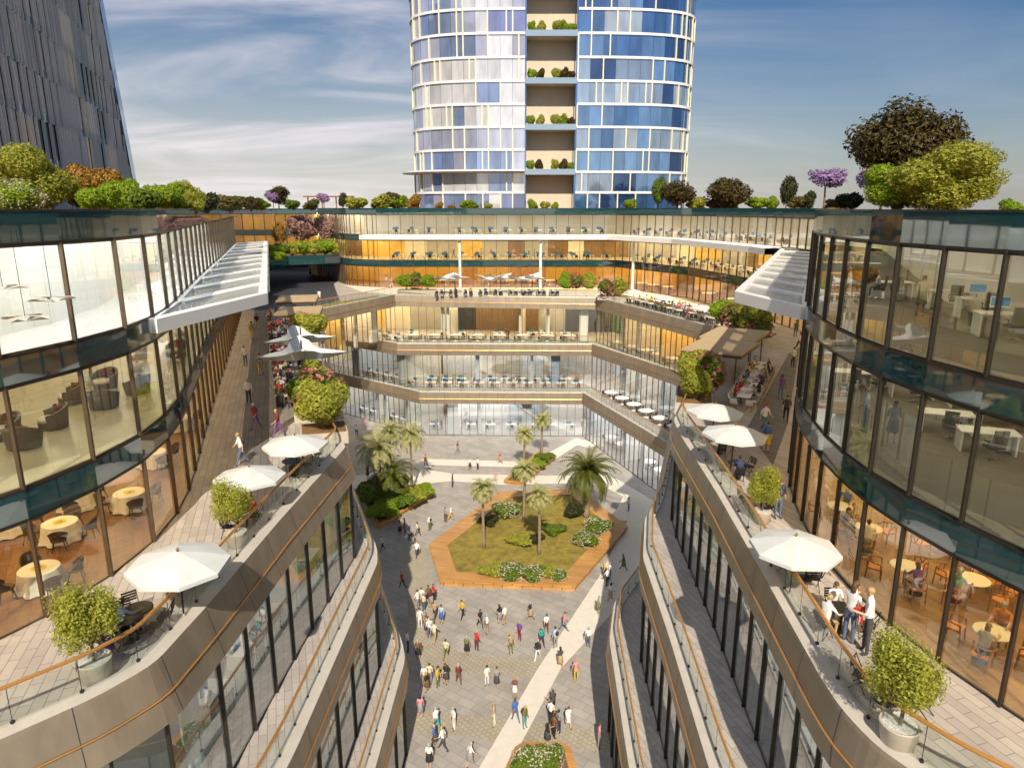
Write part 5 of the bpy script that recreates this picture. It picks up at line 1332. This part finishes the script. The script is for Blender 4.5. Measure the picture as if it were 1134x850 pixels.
for k in range(9):
    t = k / 8; e = Vector((15.6, 96)).lerp(Vector((21.7, 79.6)), t); n = Vector((.94, .34))
    for r_ in (1.4, 3.5): far_table(e + n * r_, -1.2, 'in the side row of tables', 4, .55 if r_ < 2 else .3, 'white table in the side row above the courtyard edge', 'dark chair in the side row above the courtyard edge', ('tables of the side row', 'chairs of the side row'))
for px in (484, 500, 517, 534, 551, 568, 584, 600, 615): far_table((atdist(px, 106.3), 106.3), .1, 'on the far terrace', 4, .3, 'white table at the edge of the far terrace', 'dark chair at the edge of the far terrace', ('tables of the far terrace edge', 'chairs of the far terrace edge'))
for px, py, t, l, pose in [(428, 316, 'white', 'grey', 'standing'), (434, 319, 'pink', 'cream', 'walking'), (344, 306, 'white', 'charcoal', 'standing'), (364, 309, 'charcoal', 'black', 'walking'), (354, 333, 'white', 'white', 'standing'), (597, 318, 'white', 'tan', 'standing'), (663, 316, 'red', 'brown', 'walking')]:
    person(at(px, py, 20.02), pr.uniform(0, 6), 'on the far terrace', pose, t, l, group=GT)
# ------------------------------------------------------------------ rooms behind the glass
lounge = mk_lounge_chair()
for px, py, rz, lab in [(80, 447, 2.0, 'grey wicker armchair with maroon cushion facing the glass in the middle of the lounge'), (116, 452, .25, 'grey wicker armchair with its back to the lounge glass'), (117, 430, 2.9, 'wicker armchair with a wide maroon cushion beside the lounge palm'), (153, 436, 1.3, 'wicker armchair standing alone near the lounge palm pot'),
                        (60, 474, 2.2, 'wicker armchair near the lower edge of the lounge glass'), (6, 486, 2.7, 'wicker armchair at the near end of the lounge'), (28, 496, .2, 'wicker armchair turned away from the glass at the near end'), (152, 400, 2.5, 'wicker armchair furthest back in the lounge'), (195, 395, 2.6, 'wicker armchair by the timber wall of the lounge')]:
    lounge.place(at(px, py, 24.41), rz, lab, 'wicker armchairs of the lounge', 1.12)
for px, py, lab in [(102, 426, 'small indoor palm behind the wicker armchairs'), (153, 412, 'small indoor palm in a pale pot beside the lone armchair'), (200, 376, 'small indoor palm deep in the lounge')]:
    x, y, z = at(px, py, 24.41); t = palm('potted_palm', lab, (x, y, z + .5), 1.4, 'palepalm', 30, 1.1, 'palms of the lounge', 2, .06, .3)
    b = MB(); b.lathe([(.24, -.5), (.36, .05), (.32, .06), (0, .02)], 18); b.build('pot', [M['white']], t, True)
# pendant star lamps of the white top floor
M['lamp_shade'] = mat('linen_lampshade', (.55, .50, .40), .7, var=.05)
def mk_pendant():
    t = thing('pendant_lamp', '', 'lamp'); b = MB()
    for k in range(4): a = k * PI / 2 + .3; b.add([(0, 0, .1), (.75 * math.cos(a - .25), .75 * math.sin(a - .25), .06), (.85 * math.cos(a), .85 * math.sin(a), -.04), (.75 * math.cos(a + .25), .75 * math.sin(a + .25), .06), (0, 0, -.12)], [(0, 1, 2), (0, 2, 3), (4, 2, 1), (4, 3, 2)])
    b.build('lamp_shade', [M['lamp_shade']], t); b = MB(); b.tube([(0, 0, .05), (0, 0, 3)], .012, 5); b.build('cord', [M['metal_black']], t); return Proto(t)
pend = mk_pendant()
for px, py, Y, lab in [(28, 352, 20.4, 'star-shaped pendant lamp hanging lowest in the white top floor'), (57, 331, 21.9, 'star-shaped pendant lamp beside the first mullion of the white top floor'), (3, 318, 20.0, 'star-shaped pendant lamp partly hidden at the near end of the top floor')]:
    x, y, z = ray_at(px, py, Y); o = pend.place((x, y, z), px, lab, 'pendant lamps of the top floor'); o.scale = (.8, .8, (32.4 - z) / 3)
# restaurant with clothed tables
cloth = mk_cloth_table(); tub = mk_tub_chair()
for px, py, lab, ks in [(43, 629, 'nearest the glass by the potted tree', (.5, 2.4, 4.0, 5.6)), (66, 578, 'behind the first mullion of the restaurant', (.2, 1.7, 3.4, 5.2)), (4, 572, 'at the near end of the restaurant', (.6, 2.9, 4.6)), (143, 545, 'beside the second restaurant mullion', (.8, 3.6, 5.4)), (169, 500, 'under the end of the teal band', (.9, 2.2, 5.6)), (84, 545, 'deep in the restaurant behind the others', (1.2, 3.2, 5)), (200, 462, 'furthest along the timber restaurant floor', (1, 4))]:
    x, y = ground(px, py, 20.76); cloth.place((x, y, 20.02), px, f'round white-clothed dining table {lab}', 'clothed tables of the restaurant')
    for a in ks:
        cx, cy = x + 1.05 * math.cos(a), y + 1.05 * math.sin(a); sd = side_of(a, x)
        tub.place((cx, cy, 20.02), face((cx, cy), (x, y)), f'{sd} brown wicker chair at the clothed table {lab}', 'wicker chairs of the restaurant', 1.05)
# cafe behind the dark mullions
ctab = mk_cafe_table(); cch = mk_cafe_chair()
for px, py, lab, ks, pp in [(962, 584, 'furthest along the cafe glass', (.3, 2.3, 4.2), (1, 2)), (1003, 626, 'beside the pale curtain panel of the cafe', (.6, 2.6, 4.6), (2,)), (1078, 641, 'in the middle of the cafe', (.4, 2.0, 3.6, 5.2), (2,)), (1099, 699, 'nearest the glass of the cafe', (.7, 2.3, 3.9, 5.5), (0, 2)), (1043, 590, 'deep inside the cafe', (.2, 1.8, 3.4, 5), ()), (1122, 634, 'at the near end of the cafe', (1, 2.6, 4.2, 5.8), (1,)), (930, 560, 'by the rounded end of the cafe', (.8, 2.8, 4.8), (0,)), (1090, 600, 'under the teal band of the cafe', (.5, 2.1, 3.9, 5.3), ())]:
    x, y = ground(px, py, 20.76); ctab.place((x, y, 20.02), 0, f'round cream cafe table {lab}', 'tables of the cafe')
    for k, a in enumerate(ks):
        cx, cy = x + .95 * math.cos(a), y + .95 * math.sin(a); sd = side_of(a, x)
        cch.place((cx, cy, 20.02), face((cx, cy), (x, y)), f'{sd} orange-seated wooden armchair at the table {lab}', 'armchairs of the cafe')
        if k in pp: person((cx, cy, 20.50), face((cx, cy), (x, y)), 'at a cafe table', pr.choice(['seated', 'leaning']), group='guests of the cafe')
# offices behind the dark mullions
desk = mk_desk(); och = mk_office_chair(); mon = mk_monitor()
for px, py, z, rz, lab, m in [(1045, 478, 24.41, -.35, 'white desk in the middle of the lower office', 0), (1090, 500, 24.41, -.35, 'white desk nearest the glass of the lower office', 0), (1110, 470, 24.41, -.35, 'white desk at the near end of the lower office', 1), (1075, 452, 24.41, -.35, 'white desk behind two others in the lower office', 1), (1008, 440, 24.41, -.3, 'white desk behind the standing woman', 0), (965, 430, 24.41, -.2, 'white desk behind the standing man', 0), (940, 428, 24.41, -.2, 'white desk at the rounded end of the lower office', 0),
                           (1085, 352, 28.66, -.3, 'white desk under the red folders in the upper office', 1), (1110, 372, 28.66, -.3, 'white desk at the near end of the upper office', 1), (1050, 342, 28.66, -.3, 'white desk beside the standing visitor in the upper office', 0), (985, 330, 28.66, -.2, 'white desk beside the seated clerk in the upper office', 0)]:
    x, y, _ = at(px, py, z); desk.place((x, y, z), rz, lab, 'desks of the curved offices', 1.1)
    cx, cy = x + .95 * math.sin(rz), y - .95 * math.cos(rz); och.place((cx, cy, z), rz + pr.uniform(-.5, .5), lab.replace('white desk', 'black office chair drawn up to the desk'), 'office chairs of the curved offices', 1.05)
    if m: mon.place((x - .2, y + .1, z + .825), rz + PI, lab.replace('white desk', 'blue-screened monitor on the desk'), 'monitors of the curved offices')
for px, py, z, t, l, pose, sk, h, w in [(957, 479, 24.41, 'pale blue', 'grey', 'chatting', False, 'brown', 'in the lower office'), (986, 491, 24.41, 'black', 'black', 'standing', True, 'dark', 'in the lower office'), (1018, 349, 28.66, 'cream', 'olive', 'standing', True, 'brown', 'in the upper office'), (938, 341, 28.66, 'white', 'white', 'standing', False, 'fair', 'in the upper office')]:
    person(at(px, py, z), 2.8 if sk else 1.2, w, pose, t, l, h, sk, sk, group='office workers')
x, y, z = at(972, 331, 28.66); och.place((x, y, z), 1.2, 'black office chair under the seated clerk in the upper office', 'office chairs of the curved offices'); person((x, y, z + .54), 1.2, 'in the upper office', 'seated', 'white', 'charcoal', 'fair', False, True, group='office workers')
M['shelf'] = M['white']
for px, py, Y, lab in [(945, 297, 38.5, 'wall shelf with red folders near the rounded end of the upper office'), (1113, 268, 26.0, 'wall shelf with red folders above the desks of the upper office')]:
    x, y, z = ray_at(px, py, Y); t = thing('wall_shelf', lab, 'shelf', (x, y, z), -.35 if px > 1000 else -.42, 'shelves of the upper office')
    b = MB(); b.box((0, 0, -.3), (2.6, .3, .04)); b.box((0, 0, .3), (2.6, .3, .04)); b.build('shelf_board', [M['white']], t)
    f = tag(None or thing('folder_set', f'row of red folders on the {"far" if px < 1000 else "near"} wall shelf of the upper office', 'folders', (x, y, z), -.35 if px > 1000 else -.42), None, None)
    for k in range(6): b = MB(); b.box((-.42 + .165 * k, -.02, -.08), (.15, .22, .40)); b.box((-.42 + .165 * k, -.133, -.08), (.07, .006, .16), 1); b.build('folder', [M['red_box'], M['white']], f)
x, y, z = at(948, 333, 28.66); bush('indoor_plant', 'ochre-leaved plant in the rounded end of the upper office', (x, y, z + .5), 1.3, 1.3, 'brown', None, 1, None, 'plant')
# small desks and tables of the far rooms
sd = mesh_small_desk(); soc = mesh_small_chair(M['chair_black'], M['metal_black']); rt = MB().lathe([(.8, .72), (.82, .76), (0, .77)], 16).lathe([(.3, 0), (.05, .06), (.05, .72)], 10).mesh('table', [M['white']])
def desk_row(path, off, z, step, room, ch=1, kind='desk', jit=.2, skip=.12):
    p = offset(path, -off); L = length(p); s = step * .5
    while s < L - .3:
        a = walk(p, s); q = walk(p, min(L, s + .2)); rz = math.atan2(q[1] - a[1], q[0] - a[0]); s += step * cr.uniform(.9, 1.1)
        if cr.random() < skip: continue
        if kind == 'desk':
            tag(link('office_desk', sd, None, (a[0], a[1], z), rz), f'blue-screened white desk {room}', 'desk', f'desks {room}')
        else:
            tag(link('meeting_table', rt, None, (a[0], a[1], z), rz, 1.2), f'round white table {room}', 'table', f'round tables {room}')
        for k in range(ch):
            if kind == 'desk': dx, dy, f = cr.uniform(-.5, .3), (-.75 if k == 0 else .85), (0 if k == 0 else PI)
            else: an = 1.57 * k + .5; dx, dy, f = 1.25 * math.cos(an), 1.25 * math.sin(an), an + PI / 2
            tag(link('office_chair', soc, None, (a[0] + math.cos(rz) * dx - math.sin(rz) * dy, a[1] + math.sin(rz) * dx + math.cos(rz) * dy, z), rz + f), f'small dark chair {room}', 'chair', f'chairs {room}')
fc, fr = [(-21, 119), (17, 118.8)], [(18.5, 117), (26, 104.1), (30.4, 84)]
for z, room in ((28.66, 'in the top office at the far end'), (24.46, 'in the middle floor at the far end')):
    for off in (1.7, 4.2): desk_row(fc, off, z, 2.7, room); desk_row(fr, off, z, 2.7, room.replace('at the far end', 'above the side row of tables'))
desk_row(fc, 3.0, 20.02, 3.6, 'in the gold-lit restaurant of the far terrace', 3, 'round'); desk_row(fr, 2.6, 20.02, 3.2, 'in the gold-lit restaurant beside the side row', 3, 'round')
pc, prr, pl_ = [(-17, 102.4), (11.9, 101.8)], [(12.6, 100), (20.6, 83)], [(-30, 112.5), (-18, 103)]
desk_row(pc, 3.0, Z2 + .01, 3.4, 'on the upper podium floor', 3, 'round'); desk_row(pc, 6.2, Z2 + .01, 2.6, 'on the upper podium floor'); desk_row(prr, 2.6, Z2 + .01, 3.2, 'on the upper podium side floor', 3, 'round'); desk_row(pl_, 2.2, Z2 + .01, 2.2, 'on the upper podium corner floor')
pc, prr, pl_ = [(-13.6, 100.2), (10.4, 99.8)], [(11.2, 97), (18.2, 77)], [(-27, 111), (-15, 101.2)]
desk_row(pc, 2.8, Z1 + .01, 2.4, 'on the lower podium floor'); desk_row(pc, 5.4, Z1 + .01, 2.4, 'on the lower podium floor'); desk_row(prr, 2.6, Z1 + .01, 3.2, 'on the lower podium side floor', 3, 'round'); desk_row(pl_, 2.2, Z1 + .01, 2.2, 'on the lower podium corner floor')
for i in range(26):
    zf, zl, where = cr.choice([(Z2, 104.5, 'inside the upper podium floor'), (Z1, 102.5, 'inside the lower podium floor'), (0, 102, 'inside the glass ground floor'), (24.46, 121.5, 'inside the far middle floor')])
    person((cr.uniform(-13, 11), zl + cr.uniform(0, 2.6), zf + .02), cr.uniform(0, 6.28), where, cr.choice(['standing', 'chatting', 'walking']), group='people inside the far floors')
desk_row(pc, 3.0, .012, 3.0, 'on the ground floor of the podium'); desk_row(prr, 2.8, .012, 3.4, 'on the ground floor podium side', 3, 'round'); desk_row(pl_, 2.2, .012, 2.4, 'on the ground floor podium corner')
for z, E in ((Z2, E3L), (Z1, E2L)): desk_row(E[2:7], 2.2, z + .01, 2.8, f'behind the {"upper" if z == Z2 else "lower"} glass of the sunny block', skip=.0)
for z, E in ((Z2, E3R), (Z1, E2R)): desk_row(E[2:7], 2.2, z + .01, 2.8, f'behind the {"upper" if z == Z2 else "lower"} glass of the shaded block', skip=.0)

# ------------------------------------------------------------------ roof gardens
RG = 'shrubs of the roof gardens'
ROOF = 32.6
def rp(px, Y): return (atdist(px, Y), Y, ROOF)
def H(top, Y): return (231 - top) * Y / 823 + .42
def W(w, Y): return w * .97 * Y / 774
for px, w, top, Y, kind, sec, lab in [
    (45, 92, 168, 34, 'lime', None, 'largest clipped yellow-green shrub before the louvred tower'), (108, 62, 180, 37, 'brown', None, 'ochre-brown shrub beside the largest clipped one'), (14, 62, 199, 27, 'bright', 'whitef', 'white-flowering shrub at the near roof edge'), (110, 52, 203, 29, 'bright', None, 'fresh green shrub below the ochre one'),
    (140, 40, 195, 36, 'bright', None, 'bright shrub next after the ochre-brown one'), (160, 36, 206, 33, 'green', None, 'low green shrub along the roof hedge'), (184, 48, 200, 42, 'bright', None, 'round bright shrub in the middle of the roof hedge'), (208, 40, 203, 48, 'lime', None, 'round lime shrub in the second half of the roof hedge'), (230, 30, 212, 52, 'dark', None, 'dark shrub near the far end of the roof hedge'),
    (255, 36, 215, 66, 'olive', None, 'olive shrub at the far end of the roof hedge'), (278, 22, 217, 78, 'maroon', None, 'reddish shrub beyond the roof hedge')]:
    bush('shrub', lab, rp(px, Y), W(w, Y), H(top, Y), kind, RG, (3 if w > 80 else 2) if w > 38 else 1, sec, 'shrub', 1 if kind == 'lime' else 0)
YB = 127
for i, (px, w, top, kind, lab) in enumerate([(265, 14, 219, 'bright', 'small bright shrub on the pavilion roof'), (290, 22, 221, 'bright', 'bright shrub below the maroon roof tree'), (325, 18, 221, 'green', 'green shrub on the pavilion roof'), (345, 20, 222, 'olive', 'olive shrub under the roof pergola'), (395, 26, 218, 'lime', 'round lime shrub at the curved corner of the far roof'), (424, 28, 217, 'lime', 'lime shrub second on the far roof'), (441, 24, 216, 'bright', 'bright shrub third on the far roof'), (458, 18, 217, 'brown', 'ochre shrub before the tower foot'), (436, 20, 212, 'maroon', 'reddish shrub behind the lime ones'),
    (486, 11, 225, 'brown', 'small ochre shrub before the violet panes'), (500, 8, 227, 'brown', 'tiny ochre shrub before the violet panes'), (521, 22, 223, 'bright', 'bright shrub before the middle of the violet panes'), (541, 10, 225, 'lime', 'small lime shrub before the violet panes'), (590, 13, 222, 'bright', 'first lime shrub at the foot of the balcony slot'), (603, 11, 223, 'lime', 'second lime shrub at the foot of the balcony slot'), (614, 9, 225, 'bright', 'third lime shrub at the foot of the balcony slot'),
    (697, 16, 220, 'bright', 'round green shrub before the blue panes'), (770, 24, 220, 'lime', 'lime shrub under the dark roof tree'), (790, 20, 221, 'green', 'green shrub beside the dark roof tree'), (808, 22, 219, 'bright', 'bright shrub under the round brown tree'), (838, 26, 218, 'bright', 'bright shrub between brown tree and cypress'), (853, 16, 219, 'bright', 'small bright shrub beside the dark cypress'), (880, 20, 216, 'olive', 'olive shrub just past the dark cypress'), (893, 20, 214, 'dark', 'dark shrub before the lilac tree')]):
    bush('shrub', lab, (atdist(px, YB), YB, ROOF), W(w, YB), H(top, YB), kind, RG, 1, None, 'shrub', i % 2)
bush('shrub', 'broad lime shrub mass on the near office roof', rp(1052, 44), W(125, 44), H(166, 44), 'lime', RG, 3, None, 'shrub', 1)
bush('shrub', 'green shrub leaning on the broad lime mass', rp(993, 46), W(88, 46), H(180, 46), 'bright', RG, 3)
bush('shrub', 'dark shrub beside the broad lime mass', rp(941, 62), W(26, 62), H(212, 62), 'dark', RG, 1)
bush('shrub', 'low olive shrub near the lilac tree', rp(925, 66), W(24, 66), H(220, 66), 'olive', RG, 1)
bush('shrub', 'small lime shrub at the end of the near office roof', rp(1120, 46), W(30, 46), H(222, 46), 'bright', RG, 1, None, 'shrub', 1)
TG = 'trees of the roof gardens'
tree('tree', 'large dark maroon-leaved tree behind the broad lime shrub', rp(992, 58), W(112, 58), H(108, 58), 'maroon', .3, TG, 15000, .026, 16, .2, 0, 7.2)
tree('tree', 'lilac-blossomed tree with a forked bare trunk', rp(912, 70), W(44, 70), H(186, 70), 'purple', .35, TG, 2600, .05, 6, .3, 1, 2.1)
tree('tree', 'lilac-blossomed tree half hidden by the large dark tree', rp(975, 66), W(50, 66), H(178, 66), 'purple', .35, TG, 2600, .05, 6, .3, 2, 3)
tree('tree', 'round brown-leaved tree on a short trunk on the far roof', (atdist(800, 125), 125, ROOF), W(50, 125), H(194, 125), 'maroon', .3, TG, 6000, .04, 9, .3, 3, 6.2)
tree('tree', 'brown-leaved tree before the corner of the blue tower', (atdist(750, 125), 125, ROOF), W(42, 125), H(195, 125), 'maroon', .3, TG, 6000, .04, 9, .3, 4, 5.2)
tree('tree', 'slim green cypress before the blue tower', (atdist(728, 126), 126, ROOF), W(19, 126), H(193, 126), 'green', .05, TG, 3000, .05, 3, .3, 5)
tree('tree', 'dark slim cypress on the far roof', (atdist(870, 120), 120, ROOF), W(20, 120), H(190, 120), 'dark', .03, TG, 3000, .05, 3, .3, 6)
tree('tree', 'maroon round tree on the pavilion roof', (atdist(309, 140), 140, ROOF), W(30, 140), H(207, 140), 'maroon', .2, TG, 3000, .05, 6, .3, 7)
tree('tree', 'small lilac tree before the maroon one', (atdist(303, 138), 138, ROOF), W(16, 138), H(212, 138), 'purple', .3, TG, 1800, .06, 5, .3, 8)
tree('tree', 'small lilac tree beside the roof pergola', (atdist(359, 140), 140, ROOF), W(16, 140), H(213, 140), 'purple', .3, TG, 1800, .06, 5, .3, 8)
tree('tree', 'dark cypress beside the roof pergola', (atdist(380, 138), 138, ROOF), W(11, 138), H(211, 138), 'dark', .03, TG, 3000, .05, 3, .3, 6)
pg = thing('pergola', 'flat timber pergola on the pavilion roof', 'pergola', (atdist(365, 144), 144, ROOF))
b = MB(); b.box((0, 0, 2.6), (9.5, 3, .25)); b.build('pergola_roof', [M['wood']], pg)
for x in (-4.2, -1.4, 1.4, 4.2): MB().box((x, 0, 1.3), (.2, .2, 2.6)).build('post', [M['wood']], pg)
# deck garden
for px, Y, w, h, kind, lab in [(296, 118, 3.6, 2.6, 'bright', 'round green shrub at the near end of the deck garden'), (308, 122, 3.2, 2.6, 'green', 'green shrub second in the deck garden'), (320, 124, 3.4, 2.8, 'lime', 'ochre-lime shrub in the deck garden'), (333, 126, 3.4, 2.9, 'bright', 'bright shrub in the middle of the deck garden'), (345, 126, 3.4, 2.8, 'lime', 'lime shrub before the orange panels'), (357, 126.5, 4.2, 3.2, 'bright', 'largest bright shrub of the deck garden'), (368, 127, 3.2, 2.6, 'lime', 'lime shrub next to the curved gold glass'), (302, 112, 2.6, 1.8, 'bright', 'low green shrub above the deck edge')]:
    bush('shrub', lab, (atdist(px, Y), Y, 24.7), w, h, kind, 'shrubs of the deck garden', 1)
tree('flowering_tree', 'mauve-flowering tree in the middle of the deck garden', (atdist(332, 130), 130, 24.7), 6.2, 7.4, 'pinkbush', .35, 'flowering trees of the deck garden', 3500, .05, 7, .2, 1)
tree('flowering_tree', 'mauve-flowering tree beside the curved gold glass', (atdist(362, 131), 131, 24.7), 4.8, 7.2, 'pinkbush', .35, 'flowering trees of the deck garden', 3500, .05, 7, .2, 1)
tree('flowering_tree', 'slim ochre tree at the end of the deck garden', (atdist(308, 131), 131, 24.7), 2.4, 6.6, 'brown', .2, 'flowering trees of the deck garden', 1800, .06, 4, .2, 2)
# balcony shrubs of the tower slot
fl = ['first', 'second', 'third', 'fourth', 'fifth', 'sixth', 'seventh']
for k in range(4):
    z = 39.7 + 8.12 * k
    for i, (x, w, h, kind) in enumerate([(3.6, 1.7, 2.4, 'bright'), (5.3, 1.8, 2.2, 'lime' if k % 2 else 'maroon'), (8.3, 1.7, 2.6, 'lime'), (9.8, 2.0, 2.3, 'bright' if k % 2 else 'maroon'), (11.2, 1.6, 2.0, 'maroon' if k % 3 else 'bright')]):
        bush('balcony_shrub', f'{dict(bright="green", lime="lime", maroon="brown")[kind]} shrub, {["beside the violet panes", "second along", "in the middle", "fourth along", "beside the blue panes"][i]} on the {fl[k]} tower balcony', (x, 140.9, z + .02), w, h, kind, 'shrubs of the tower balconies', 1, None, 'shrub', i % 2)
# dry ground cover along the two near roof edges
def hedge(path, name, label):
    b = MB(); r = random.Random(8)
    for p in resample(path, .12):
        for _ in range(5):
            q = (p[0] + r.uniform(-.25, .25), p[1] + r.uniform(-.25, .25), ROOF); s = r.uniform(.18, .5); a = r.uniform(0, 6.28)
            b.add([q, (q[0] + .06 * math.cos(a), q[1] + .06 * math.sin(a), ROOF), (q[0] + r.uniform(-.12, .12), q[1] + r.uniform(-.12, .12), ROOF + s)], [(0, 1, 2)])
    o = b.build('ground_cover', [LEAF['brown']]); o['kind'] = 'stuff'; o['label'] = label; o['category'] = 'ground cover'
hedge([p for p in offset(LF, -.7) if p[1] > 10], 'ground_cover', 'dry russet ground cover along the edge of the lounge building roof'); hedge([p for p in offset(RF, -.7) if p[1] < 70], 'ground_cover', 'dry russet ground cover along the edge of the office building roof')

# ------------------------------------------------------------------ sky, sun, camera
w = bpy.data.worlds.new('World'); scene.world = w; w.use_nodes = True
nt = w.node_tree; N = nt.nodes; L = nt.links; N.clear()
SUN_EL, SUN_AZ = math.radians(41), math.radians(179)
out = N.new('ShaderNodeOutputWorld'); bg = N.new('ShaderNodeBackground'); bg.inputs[1].default_value = .06; L.new(bg.outputs[0], out.inputs[0])
sky = N.new('ShaderNodeTexSky'); sky.sky_type = 'NISHITA'; sky.sun_disc = False; sky.sun_elevation = SUN_EL; sky.sun_rotation = SUN_AZ
sky.air_density = 1.0; sky.dust_density = 2.2; sky.ozone_density = 4.5; sky.altitude = 50
tc = N.new('ShaderNodeTexCoord'); sx = N.new('ShaderNodeSeparateXYZ'); L.new(tc.outputs['Generated'], sx.inputs[0])
def mth(op, a, b=None):
    n = N.new('ShaderNodeMath'); n.operation = op
    for i, v in enumerate((a, b)):
        if v is None: continue
        if isinstance(v, (int, float)): n.inputs[i].default_value = v
        else: L.new(v, n.inputs[i])
    return n.outputs[0]
den = mth('ADD', mth('MAXIMUM', sx.outputs['Z'], .0), .14)
cx = N.new('ShaderNodeCombineXYZ'); L.new(mth('DIVIDE', sx.outputs['X'], den), cx.inputs[0]); L.new(mth('MULTIPLY', mth('DIVIDE', sx.outputs['Y'], den), 1.0), cx.inputs[1])
mp = N.new('ShaderNodeMapping'); mp.inputs['Rotation'].default_value = (0, 0, .75); mp.inputs['Scale'].default_value = (.6, 1.15, 1); L.new(cx.outputs[0], mp.inputs[0])
n1 = N.new('ShaderNodeTexNoise'); n1.inputs['Scale'].default_value = 1.15; n1.inputs['Detail'].default_value = 7; n1.inputs['Roughness'].default_value = .52; n1.inputs['Distortion'].default_value = .9; L.new(mp.outputs[0], n1.inputs[0])
mr = N.new('ShaderNodeMapRange'); mr.interpolation_type = 'SMOOTHSTEP'; mr.inputs['From Min'].default_value = .38; mr.inputs['From Max'].default_value = .78; mr.inputs['To Max'].default_value = .85; L.new(n1.outputs[0], mr.inputs[0])
mix = N.new('ShaderNodeMix'); mix.data_type = 'RGBA'; side = N.new('ShaderNodeMapRange'); side.interpolation_type = 'SMOOTHSTEP'; side.inputs['From Min'].default_value = .45; side.inputs['From Max'].default_value = -.25; side.inputs['To Min'].default_value = .12; L.new(sx.outputs['X'], side.inputs[0])
L.new(mth('MULTIPLY', mr.outputs[0], side.outputs[0]), mix.inputs[0])
hz = N.new('ShaderNodeMix'); hz.data_type = 'RGBA'; hz.inputs[7].default_value = (12.5, 11.9, 10.8, 1)
hs2 = N.new('ShaderNodeMapRange'); hs2.inputs['From Min'].default_value = .5; hs2.inputs['From Max'].default_value = -.1; hs2.inputs['To Min'].default_value = .5; L.new(sx.outputs['X'], hs2.inputs[0]); hzs = hs2.outputs[0]
L.new(mth('MULTIPLY', mth('MULTIPLY', mth('POWER', mth('SUBTRACT', 1.0, mth('MINIMUM', mth('MAXIMUM', sx.outputs['Z'], 0.0), 1.0)), 7.0), .85), hzs), hz.inputs[0])
hs = N.new('ShaderNodeHueSaturation'); hs.inputs['Saturation'].default_value = 1.45; L.new(sky.outputs[0], hs.inputs['Color']); L.new(hs.outputs[0], hz.inputs[6]); L.new(hz.outputs[2], mix.inputs[6]); mix.inputs[7].default_value = (13, 12, 12.4, 1)
L.new(mix.outputs[2], bg.inputs[0])
sl = bpy.data.lights.new('sun', 'SUN'); sl.energy = 5.0; sl.angle = math.radians(.5); sl.color = (1, .87, .68)
so = bpy.data.objects.new('sun', sl); COL.objects.link(so)
sd_ = Vector((math.sin(SUN_AZ) * math.cos(SUN_EL), math.cos(SUN_AZ) * math.cos(SUN_EL), math.sin(SUN_EL)))
so.rotation_euler = sd_.to_track_quat('Z', 'Y').to_euler(); so.location = (20, -40, 80)
cam = bpy.data.cameras.new('camera'); co = bpy.data.objects.new('camera', cam); COL.objects.link(co)
cam.sensor_width = 36; cam.lens = 36 * 774 / 1134; cam.clip_end = 6000; cam.clip_start = .2
co.location = (0, 0, CAMH); co.rotation_euler = (PI / 2 - PITCH, 0, 0); scene.camera = co
scene.view_settings.view_transform = 'Standard'; scene.view_settings.look = 'None'; scene.view_settings.exposure = 0.27; scene.view_settings.gamma = 1
cy = scene.cycles
cy.max_bounces = 8; cy.diffuse_bounces = 3; cy.glossy_bounces = 4; cy.transmission_bounces = 4; cy.transparent_max_bounces = 16
cy.use_denoising = True; cy.sample_clamp_indirect = 6; cy.caustics_reflective = False; cy.caustics_refractive = False
try: cy.denoiser = 'OPENIMAGEDENOISE'
except Exception: pass
for o in list(scene.objects):
    if o.type == 'EMPTY' and o.parent is None and 'label' in o and not o['label']: pass
